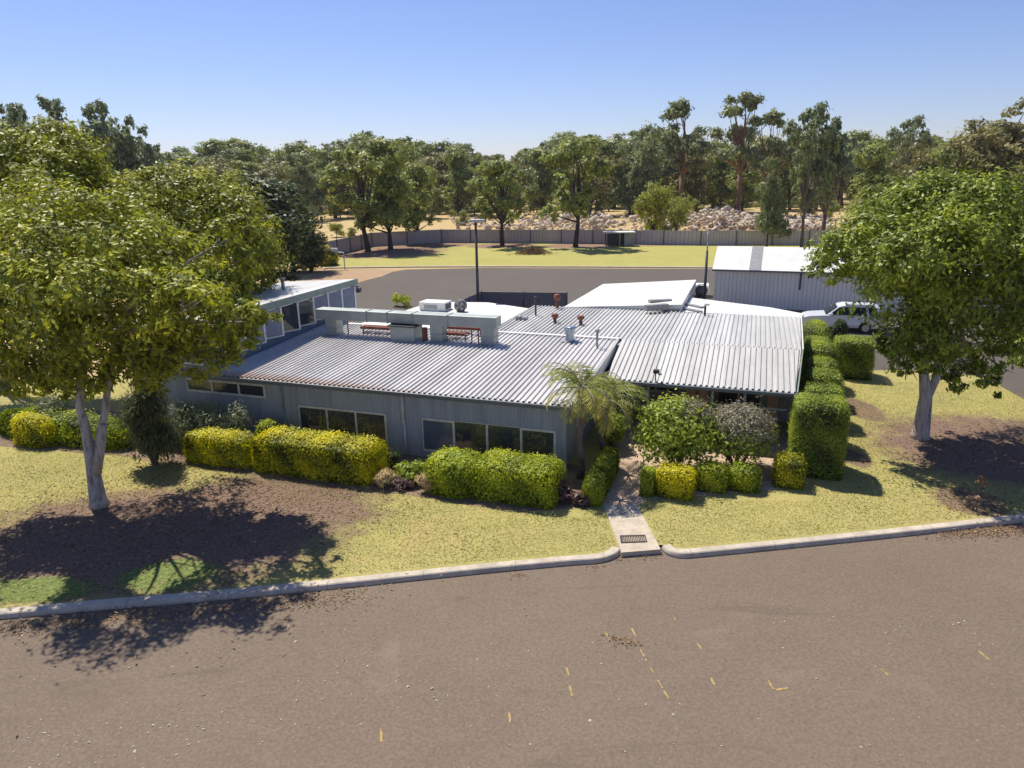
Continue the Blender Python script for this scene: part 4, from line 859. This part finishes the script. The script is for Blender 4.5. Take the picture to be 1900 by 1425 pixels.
p=at(1077,888); palm(p,zat(p,722),'slender palm against the front corner of the wing, nearest the path',71,20,1.75)
p=W(1.15,1.5); palm(p,2.35,'second palm behind the corner palm, arching over the path entry',72,18,1.85)

# ================================================================== NEAR TREES
def bigtree(label,base,trunk,lobes,n,L,m,bark,seed,name='shade_tree',**k):
    t=thing(name,label,'tree',base); rng=random.Random(seed); b=Vector(base)
    tb=MB()
    for pts,rad in trunk: tb.tube([Vector(p)-b for p in pts],rad,12)
    ends=[Vector(pts[-1])-b for pts,_ in trunk if len(pts)>2]
    lob=[(l[0]-b.x,l[1]-b.y,l[2]-b.z,l[3],l[4],l[5]) for l in lobes]
    for l in lob:
        e=min(ends,key=lambda q:(q-Vector(l[:3])).length); limb(tb,e,l[:3],.085,.02,rng,.1,6,7)
        for j in range(2):
            d=Vector((rng.uniform(-1,1),rng.uniform(-1,1),rng.uniform(-.2,.8))).normalized(); limb(tb,Vector(l[:3])*.8+e*.2,Vector(l[:3])+Vector((d.x*l[3],d.y*l[4],d.z*l[5]))*.85,.035,.01,rng,.1,4,5)
    tb.build('trunk',bark,t,True)
    link('crown',crown('crown',lob,n,L,m,seed,**k),t); return t
def LB(x,y,Y,rpx,fy=1.,fz=.85,fx=1.):
    c=dep(x,y,Y); r=rpx*pxm(Y); return (c.x,c.y,c.z,r*fx,r*fy,r*fz)
b=at(185,938); Y0=b.y
tl=[([b+Vector((0,0,-.1)),b+Vector((-.02,0,.25)),dep(172,868,Y0),dep(160,800,Y0),dep(148,755,Y0),dep(152,690,Y0+.2),dep(165,630,Y0+.4)],[.37,.26,.20,.15,.12,.10,.08]),
    ([dep(178,880,Y0),dep(186,835,Y0-.1),dep(192,792,Y0-.15),dep(193,788,Y0-.15)],[.165,.14,.12,.11]),
    ([dep(176,850,Y0+.05),dep(196,760,Y0+.25),dep(202,690,Y0+.3),dep(215,620,Y0+.5)],[.14,.11,.10,.09])]
ll=[LB(150,500,Y0+.5,150),LB(55,470,Y0+1,120),LB(255,500,Y0+.5,105),LB(150,420,Y0+2,95),LB(30,590,Y0-.2,100),LB(215,610,Y0-.6,105),LB(110,640,Y0-.8,95),LB(290,640,Y0+.3,70),LB(20,690,Y0+.5,60),LB(-60,540,Y0+1,110),
    LB(395,560,Y0+1.2,82),LB(410,625,Y0+.8,68),LB(370,560,Y0-1.8,75),LB(440,600,Y0-1.,55),LB(430,500,Y0+1.5,55),LB(345,590,Y0+.6,70),LB(350,490,Y0+2,60),LB(230,430,Y0+3,80),LB(80,400,Y0+3.5,80),LB(130,560,Y0-2.2,110),LB(250,560,Y0-1.8,80),LB(30,530,Y0-2,90),LB(300,560,Y0+3.5,90),LB(160,700,Y0+.2,55),LB(250,680,Y0+.4,55),LB(80,690,Y0+.2,55),LB(55,695,Y0+.6,62),LB(125,705,Y0+.9,48),LB(205,665,Y0+.9,66),LB(275,695,Y0+.9,48),LB(15,640,Y0+.8,80),LB(310,660,Y0+1.2,50),LB(395,665,Y0+1.2,52),LB(345,670,Y0+1.,52),LB(445,635,Y0+1.2,42),LB(455,565,Y0+1.4,42),LB(430,440,Y0+1.8,42),LB(460,590,Y0-.6,45)]
bigtree('largest front-left tree with a pale forked trunk and a heavy crown overhanging the lawn',b,tl,ll,58000,.20,M['leaf_front'],M['bark_pale'],101,per=44,clump=.27,inner=.5,droop=.3,gaps=[(*(at(x_,y_)-b),r_) for x_,y_,r_ in ((330,1052,.75),(285,1078,.7),(60,1095,.85),(150,880,1.1),(60,890,1.0),(210,1142,.3),(480,960,.25),(560,1040,.3),(420,920,.25))])
# second tree behind it (round crown, no visible trunk) and the one at the top left
b=Vector(dep(322,760,Y0+15.)); b.z=0; Y=b.y
tr_=[([b,b+Vector((0,0,2)),b+Vector((.2,.1,4))],[.3,.24,.18])]
bigtree('round yellow-green tree behind the forked tree, beside the clerestory wing',b,tr_,[LB(330,400,Y,95),LB(250,400,Y-.5,75),LB(420,420,Y,80),LB(460,470,Y-.3,62),LB(300,370,Y+1,65),LB(400,370,Y+1,62),LB(350,470,Y-1.5,90),LB(470,520,Y+.2,45),LB(440,450,Y+2,70),LB(230,470,Y,80)],40000,.24,M['leaf_front'],M['bark_pale'],102,per=38,clump=.27,inner=.5)
b=Vector((-27.5,37.,0)); Y=b.y
bigtree('yellow-green tree at the top left edge of the picture',b,[([b,b+Vector((0,0,2.5)),b+Vector((.2,.1,5))],[.32,.26,.2])],[LB(70,305,Y,75),LB(135,300,Y,58),LB(172,335,Y-.5,38),LB(20,325,Y-.5,72),LB(95,262,Y+.5,42),LB(60,370,Y,70),LB(150,370,Y,48),LB(-60,330,Y,80),LB(100,330,Y-1.5,62)],32000,.25,M['leaf_front'],M['bark_pale'],103,per=38,clump=.27,inner=.5)
# right tree
b=at(1707,812); Y0=b.y
tr_=[([b+Vector((0,0,-.1)),b+Vector((0,0,.2)),dep(1714,765,Y0),dep(1718,735,Y0),dep(1714,690,Y0),dep(1720,630,Y0+.2),dep(1700,560,Y0+.3)],[.40,.32,.27,.23,.17,.13,.1]),
     ([dep(1716,745,Y0),dep(1738,700,Y0+.1),dep(1742,640,Y0+.2),dep(1770,560,Y0+.3)],[.18,.145,.12,.09])]
lr=[LB(1720,420,Y0,105),LB(1800,410,Y0,95),LB(1640,440,Y0,85),LB(1570,470,Y0,62),LB(1545,500,Y0+.2,44),LB(1870,430,Y0,90),LB(1940,480,Y0,90),LB(1690,540,Y0-.5,100),LB(1790,540,Y0-.8,100),LB(1870,560,Y0,90),LB(1720,370,Y0+1,55),LB(1790,365,Y0+1.2,50),LB(1650,390,Y0+1,48),LB(1700,630,Y0-.2,60),LB(1790,650,Y0,62),LB(1850,690,Y0+.2,30),LB(1760,470,Y0-2.5,95),LB(1680,480,Y0-2.,80),LB(1840,480,Y0-2,85),LB(1740,430,Y0+3,90),LB(1850,440,Y0+3,90),LB(1620,480,Y0+2.5,60),LB(1660,640,Y0,42),LB(1830,720,Y0,26),LB(1900,620,Y0,70),LB(1690,655,Y0-.3,50),LB(1740,672,Y0+.7,46),LB(1795,700,Y0,40),LB(1655,650,Y0+.1,36),LB(1840,670,Y0-.2,42),LB(1720,625,Y0-.9,58),LB(1760,715,Y0+.5,30),LB(1680,705,Y0+.2,24)]
bigtree('big round tree with a pale trunk on the right-hand lawn',b,tr_,lr,64000,.20,M['leaf_right'],M['bark_pale'],104,per=44,clump=.27,inner=.5,droop=.3)
b=Vector(dep(2000,760,Y0+5)); b.z=0
bigtree('leafy tree cut off by the right edge of the picture',b,[([b,b+Vector((0,0,2)),b+Vector((.1,.1,4))],[.3,.22,.15])],[LB(1985,590,b.y,95),LB(1945,640,b.y,55),LB(2060,600,b.y,90),LB(1990,500,b.y,80),LB(1900,650,b.y-1,38)],12000,.22,M['leaf_right'],M['bark_pale'],105,per=26,clump=.3)
# ================================================================== MIDDLE AND FAR TREES
V={}
V['round_olive']=gum('round',11,M['leaf_olive'],M['bark_dark'],6500,.42)
V['round_gum']=gum('round',12,M['leaf_gum'],M['bark_grey'],6500,.42)
V['umb_gum']=gum('umbrella',13,M['leaf_gum'],M['bark_grey'],6000,.40)
V['umb_olive']=gum('umbrella',14,M['leaf_olive'],M['bark_dark'],6500,.38)
V['sparse_gum']=gum('sparse',15,M['leaf_gum'],M['bark_rust'],6000,.34)
V['sparse_brown']=gum('sparse',25,M['leaf_gum'],M['bark_rust'],6500,.34)
V['plume']=gum('plume',16,M['leaf_blue'],M['bark_grey'],7000,.36)
V['brown']=gum('round',17,M['leaf_brown'],M['bark_grey'],6500,.40)
V['bush']=gum('bush',18,M['leaf_bright'],M['bark_dark'],6500,.45)
V['bush_olive']=gum('bush',28,M['leaf_olive'],M['bark_dark'],6000,.45)
V['column']=gum('column',19,M['leaf_dark'],M['bark_dark'],7000,.40)
def T(v,name,label,x,ybase,ytop,rz=0.,wide=1.,group=None,D=None):
    if D: p=dep(x,700,D); p.z=0; q=ray(x,321); p=Vector((q.x/q.y*D,D,0))
    else: p=at(x,ybase)
    return place(V[v],name,label,p,max(1.5,zat(p,ytop)),rz,group,wide)
# dark dense trees behind the clerestory wing
T('column','dense_tree','dark dense tree right behind the round yellow-green tree',508,540,318,0,1.5)
T('column','dense_tree','dark narrow tree behind the gap at the end of the left tree row',545,505,330,1.,1.25)
T('column','dense_tree','short dark rounded conifer at the right end of the left tree row',578,505,418,2.,1.9)
hedge('shrub','yellow-flowering bush by the corner of the rear lawn',at(608,492),0,2.6,2.2,2.2,M['hedge_yellow'],1500,.3,77,.15,None,.8,cat='shrub')
# rear lawn trees
T('umb_olive','lawn_tree','leaning dark-trunked gum at the left end of the rear lawn',683,466,268,.3,1.1)
T('round_olive','lawn_tree','drooping olive tree second from the left on the rear lawn',725,463,258,1.2,1.0)
T('round_olive','lawn_tree','olive tree right of the drooping one, by the tree shadow on the rear lawn',776,452,305,2.2,1.0)
T('umb_olive','lawn_tree','small forked tree behind the tall light pole',932,456,292,2.0,1.1)
T('umb_olive','lawn_tree','double-trunked gum left of the garden shelter',1068,458,250,4.2,1.0)
T('bush','lawn_tree','bushy bright olive tree against the back fence right of the shelter',1212,446,312,.4,.72)
T('bush','lawn_tree','lower bushy tree touching the right side of the bushy olive tree',1252,450,342,2.4,.65)
T('umb_gum','lawn_tree','tall slim gum with two pale trunks just behind the shed',1487,462,180,1.0,.50)
T('plume','lawn_tree','feathery gum crowding the tall slim gum from behind',1525,452,205,2.0,.75)
T('round_gum','lawn_tree','thin-stemmed weeping gum left of the tall slim gum',1422,458,288,3.0,.58)
# tall trees beyond the fence
T('sparse_brown','tall_gum','tall gum with rust-coloured trunk and thin broken crown above the rubble',1368,403,172,.5,.85)
T('sparse_gum','tall_gum','tall open-crowned gum on the skyline left of the rust-trunked gum',1262,400,185,1.4,.95)
T('sparse_gum','tall_gum','wispy gum on the skyline right of the rust-trunked gum',1425,400,205,2.8,.85)
T('round_gum','tall_gum','grey-green gum with rounded top left of the open-crowned gum',1196,400,228,0,.8)
T('umb_gum','tall_gum','dark flat-topped gum standing above the woods at right',1672,395,208,.9,.6)
for i,(x,yt,v,wd) in enumerate(((1800,215,'brown',1.),(1880,180,'brown',1.1),(1745,250,'bush_olive',.8),(1960,185,'brown',1.1),(1620,268,'round_olive',.9),(1700,262,'brown',.9))):
    T(v,'tall_gum',['brownish broad gum on the skyline above the right-hand tree','tallest brownish gum at the top right edge','yellow-tipped bushy gum left of the brownish skyline gums','brownish gum beyond the right edge, partly in view','olive gum left of the flat-topped dark gum','brownish gum just right of the flat-topped dark gum'][i],x,0,yt,i*1.1,wd,'skyline gums at the right',D=118)
for i,(x,yt) in enumerate(((28,176),(95,166),(165,172),(218,200),(255,218),(298,255),(-30,205),(326,274),(60,180))):
    T('plume','windblown_gum',['windblown blue-green gum at the far left of the skyline','tallest windblown gum on the left skyline','windblown gum right of the tallest one on the left skyline','narrow windblown gum, fourth from the left','narrow windblown gum, fifth from the left, leaning','short windblown gum at the right end of the left skyline group','windblown gum beyond the left edge','lowest windblown gum where the left skyline group meets the forest belt','windblown gum between the far-left one and the tallest one'][i],x,0,yt,R(200)+i*.7,.85 if i<3 else .7,'windblown gums on the left skyline',D=92+i*2.5)
# forest belt
rg=random.Random(9)
prof=[(-150,262),(0,280),(340,285),(380,262),(450,268),(490,285),(530,262),(600,268),(650,248),(740,252),(790,275),(850,262),(905,290),(945,296),(985,268),(1040,252),(1110,258),(1160,245),(1230,250),(1300,255),(1400,262),(1560,250),(1640,262),(1760,262),(2050,240)]
def ptop(x):
    for i in range(len(prof)-1):
        if prof[i][0]<=x<=prof[i+1][0]: t=(x-prof[i][0])/(prof[i+1][0]-prof[i][0]); return prof[i][1]+(prof[i+1][1]-prof[i][1])*t
    return 265
kinds=['round_olive','round_gum','umb_gum','umb_olive','brown','round_olive','bush_olive']
lab={'round_olive':'olive-green gum in the forest belt beyond the back fence','round_gum':'grey-green gum in the forest belt beyond the back fence','umb_gum':'flat-crowned grey-green gum in the forest belt beyond the back fence','umb_olive':'flat-crowned olive gum in the forest belt beyond the back fence','brown':'brownish gum in the forest belt beyond the back fence','bush_olive':'low spreading olive tree in the forest belt beyond the back fence'}
for row,(D,dx,dy) in enumerate(((185,54,26),(215,44,12),(255,36,0))):
    x=-120+row*21
    while x<2030:
        xx=x+rg.uniform(-12,12); v=rg.choice(kinds); yt=ptop(xx)-7+dy*.8+rg.uniform(-4,9)
        if 560<xx<610 and row==0: x+=dx; continue
        T(v,'forest_tree',lab[v],xx,0,yt,rg.uniform(0,6.28),rg.uniform(1.0,1.3) if v!='bush_olive' else 1.0,'forest belt',D=D+rg.uniform(-8,8)); x+=dx*rg.uniform(.85,1.15)
for row,(D,dx,h0) in enumerate(((196,44,6.5),(228,40,8.5))):
    x=-60+row*19
    while x<2000:
        if not(row==0 and 560<x<615):
            q=ray(x+rg.uniform(-10,10),321); d=D+rg.uniform(-8,8); place(V['bush_olive' if rg.random()<.6 else 'round_gum'],'forest_shrub','low olive undergrowth tree between the trunks of the forest belt',Vector((q.x/q.y*d,d,0)),h0*rg.uniform(.75,1.25),rg.uniform(0,6),'forest undergrowth',1.25)
        x+=dx*rg.uniform(.85,1.15)
# low bushes in the dry field
for i,(x,yb,h) in enumerate(((625,440,3.2),(655,448,2.6),(860,418,3.5),(840,405,2.5),(1060,398,3),(700,405,4),(1010,392,4),(985,395,4),(1110,400,3.2),(1330,408,2.6),(1405,418,2.2),(1500,402,4),(1540,405,4.5),(1590,400,5),(760,395,4.5),(880,392,5),(1180,398,4.5),(815,398,4.),(930,394,4.),(1290,398,4),(1450,402,4))):
    p=at(x,yb); place(V['bush_olive' if i%3 else 'bush'],'field_bush','low bush scattered in the dry field beyond the fence',p,h,i*1.3,'bushes in the dry field',1.1,'bush')
# distant woodland mass
rng=np.random.default_rng(5); n=26000
xs=rng.uniform(-420,420,n); ys=300+rng.random(n)*140; hmax=14+3.5*np.sin(xs*.07)+2.5*np.sin(xs*.19+1); zs=hmax*rng.random(n)**.6
o=link('distant_woodland',leafmesh('distant_woodland',np.stack([xs,ys,zs],1),unit(rng,n)+np.array([0,-.6,.5]),unit(rng,n),rng.uniform(2.,3.6,n),rng.uniform(1.2,2.,n),rng.random(n),M['leaf_gum'])); o['kind']='stuff'
# ================================================================== LOOSE STUFF
def scatter(name,pts,rad,m,seed,flat=.6,sub=1):
    rng=random.Random(seed); bm=bmesh.new(); bmesh.ops.create_icosphere(bm,subdivisions=sub,radius=1); bv=[v.co.copy() for v in bm.verts]; bf=[tuple(v.index for v in f.verts) for f in bm.faces]; bm.free(); mb=MB()
    for p,r in zip(pts,rad):
        s=Vector((rng.uniform(.7,1.3),rng.uniform(.7,1.3),flat*rng.uniform(.7,1.3)))*r; e=Euler((rng.uniform(-.4,.4),rng.uniform(-.4,.4),rng.uniform(0,6))).to_matrix()
        mb.add([Vector(p)+e@Vector((v.x*s.x*rng.uniform(.6,1.3),v.y*s.y*rng.uniform(.6,1.3),v.z*s.z*rng.uniform(.6,1.3))) for v in bv],bf)
    o=mb.build(name,m,fix=False); o['kind']='stuff'; return o
rg=random.Random(21); pts=[];rad=[]
for i in range(2300):
    x=rg.choice([rg.gauss(1390,45),rg.gauss(1300,60),rg.uniform(840,1130),rg.uniform(980,1560),rg.uniform(1330,1540)]); y=rg.uniform(404,428)
    if x<960 and rg.random()<.6: continue
    p=at(x,y); hmp=2.6*math.exp(-((x-1330)/60)**2)+1.4*math.exp(-((x-1090)/110)**2)+.9
    p.z=rg.random()**1.6*hmp*.72; pts.append(p); rad.append(rg.uniform(.25,.75)*(1.4 if rg.random()<.1 else .8))
scatter('rubble_rocks',pts,rad,M['rock'],3,.75)
p=at(990,471); t=thing('brush_pile','heap of dead brown branches on the rear lawn','brush pile',p)
rng=np.random.default_rng(8); n=1500; a=rng.random(n)*6.28; r=np.abs(rng.normal(size=n))*.95; cc=np.stack([r*np.cos(a)*1.25,r*np.sin(a)*.8,np.clip(1.0-.42*r,.05,2)*rng.random(n)],1)
link('branches',leafmesh('branches',cc,unit(rng,n),unit(rng,n)*np.array([1,1,.4]),rng.uniform(.3,1.1,n),np.full(n,.07),rng.random(n),M['leaf_litter']),t)
# pebbles on the road
pts=[];rad=[]
for i in range(420):
    x=rg.uniform(0,1900); y=1130+rg.random()**.9*295
    if rg.random()<.55: c_=rg.choice([(560,1290),(330,1330),(100,1390),(1700,1180),(1620,1160),(620,1240),(380,1360)]); x=rg.gauss(c_[0],120); y=rg.gauss(c_[1],35)
    if y<1110-(x-650)*.09+30: continue
    p=at(x,y,RZ); p.z+=.006; pts.append(p); rad.append(rg.uniform(.008,.022)*(1.7 if rg.random()<.1 else 1))
scatter('loose_pebbles',pts,rad,M['pebble'],6,.5)
# worn yellow line remnants
lines=[((1172,1166),(1180,1180)),((1293,1192),(1301,1204)),((1318,1258),(1327,1271)),((1188,1205),(1246,1306)),((1248,1142),(1253,1150)),((1052,1238),(1054,1254)),((1056,1272),(1062,1291)),((1634,1240),(1648,1252)),((1816,1208),(1838,1226)),((1425,1262),(1437,1280)),((1437,1280),(1462,1276)),((706,1352),(708,1376)),((944,1322),(947,1340)),((1122,1172),(1130,1184))]
for i,(u,v) in enumerate(lines):
    p=at(*u,RZ+.005); q=at(*v,RZ+.005); d=(q-p).normalized(); nn=Vector((-d.y,d.x,0))*(.028 if (q-p).length<.7 else .022); k=max(2,int((q-p).length/.08)); mb=MB(); r_=random.Random(i)
    L1=[p.lerp(q,j/k)+nn*r_.uniform(.3,1.2) for j in range(k+1)]; L2=[p.lerp(q,j/k)-nn*r_.uniform(.3,1.2) for j in range(k+1)]
    if i==3:
        for j in range(0,k-1):
            if r_.random()<.72: mb.add([L1[j],L1[j+1],L2[j+1],L2[j]],[(0,1,2,3)])
    else: mb.add(L1+L2[::-1],[tuple(range(2*k+2))])
    o=mb.build('painted_marking',M['yellow_line']); o['kind']='structure'
# fallen leaves: under trees, gutters
def leaflitter(name,areas,n,L,seed,m,z=.012):
    rng=np.random.default_rng(seed); P=[]
    for (x,y,rx,ry,w_,zz) in areas:
        k=int(n*w_); P.append(np.stack([x+rng.normal(size=k)*rx,y+rng.normal(size=k)*ry,np.full(k,zz)+rng.random(k)*.02],1))
    P=np.concatenate(P); k=len(P); o=link(name,leafmesh(name,P,unit(rng,k)*.45+np.array([0,0,1.]),unit(rng,k)*np.array([1,1,.2]),L*(.5+rng.random(k)),L*.4*(.5+rng.random(k)),rng.random(k),m)); o['kind']='stuff'; return o
leaflitter('fallen_leaves',[(treeL.x+2.5,treeL.y-.5,4.0,2.6,.5,.012),(treeL.x+6,treeL.y+.5,2.6,1.6,.12,.012),(treeR.x+2.,treeR.y-1,3.0,2.2,.2,.012),(-24,25,4,2,.1,.012),(at(1800,930).x,at(1800,930).y,.8,.8,.05,.012)],11000,.10,3,M['leaf_litter'])
ar=[]
for x in range(0,660,40): p=at(x,1150-(x)*.0925+16,RZ); ar.append((p.x,p.y,.5,.28,.035,RZ+.01))
for x in range(1750,2000,30): p=at(x,990-(x-1750)*.05,RZ); ar.append((p.x,p.y,.5,.22,.06,RZ+.01))
for x,y in ((1140,1186),(1158,1190),(1168,1193),(1105,1052),(1150,1040),(1200,1036),(960,1068)): p=at(x,y,RZ); ar.append((p.x,p.y,.16,.08,.008,RZ+.01))
leaflitter('gutter_litter',ar,4200,.07,4,M['leaf_litter'])
# lawn tufts: short dry blades standing over the lawn
rng=np.random.default_rng(12); n=190000; u=rng.random(n)
lx=rng.uniform(-20,24,n); ly=rng.uniform(13.5,34,n)
import bisect
kx=[q.x for q in kL+kR]; ky=[q.y for q in kL+kR]
yk=np.interp(lx,kx,ky)+.45
wob=.5*np.sin(lx*1.9+ly)+.4*np.sin(ly*2.7-lx*.8)+.5*rng.normal(size=n); dl=((lx-treeL.x-3.)/5.8)**2+((ly-treeL.y+1.9)/3.6)**2+.35*wob; dr=((lx-treeR.x-2.5)/4.8)**2+((ly-treeR.y+1.2)/3.8)**2+.35*wob
la=(lx-O.x)*A.x+(ly-O.y)*A.y; lbv=(lx-O.x)*B.x+(ly-O.y)*B.y
pathx=np.abs(lx-3.2-(ly-18)*-.12)
ok=(ly>yk)&(dl>.8)&(dr>.8)&~((lbv>-3.1+.1*wob)&(la>-30)&(la<1.5))&~((la>1.3)&(la<8.4)&(lbv>-1.1+.25*(la-3.3)))&~((la>7.6)&(la<9.6)&(lbv>2))
pa=[loc(at(x,y)) for x,y in ((1120,939),(1153,1026),(1182,937),(1226,1020))]
pl_=np.interp(lbv,[pa[1][1],pa[0][1]],[pa[1][0],pa[0][0]]); pr_=np.interp(lbv,[pa[3][1],pa[2][1]],[pa[3][0],pa[2][0]])
ok&=~((la>pl_-.08)&(la<pr_+.08)&(lbv<-1))
lx,ly=lx[ok],ly[ok]; n=len(lx)
ax=unit(rng,n)*np.array([.7,.7,.2]); nn=unit(rng,n)*.55; nn[:,2]=np.abs(nn[:,2])+1.4
M['grass_blade']=leafmat('grass_blade',(.15,.17,.04),(.33,.31,.085),(.60,.50,.19),.3,.7,.15)
o=link('grass',leafmesh('grass',np.stack([lx,ly,np.full(n,.014)],1),nn,ax,rng.uniform(.04,.09,n),rng.uniform(.015,.03,n),np.clip(.5+.25*np.sin(lx*1.3)*np.cos(ly*1.7)+.3*(rng.random(n)-.5),0,1),M['grass_blade'])); o['kind']='stuff'

if HAZE:
    o=MB().box(-460,460,-30,470,-1.2,40).build('haze',hm); o['kind']='stuff'; o.display_type='WIRE'
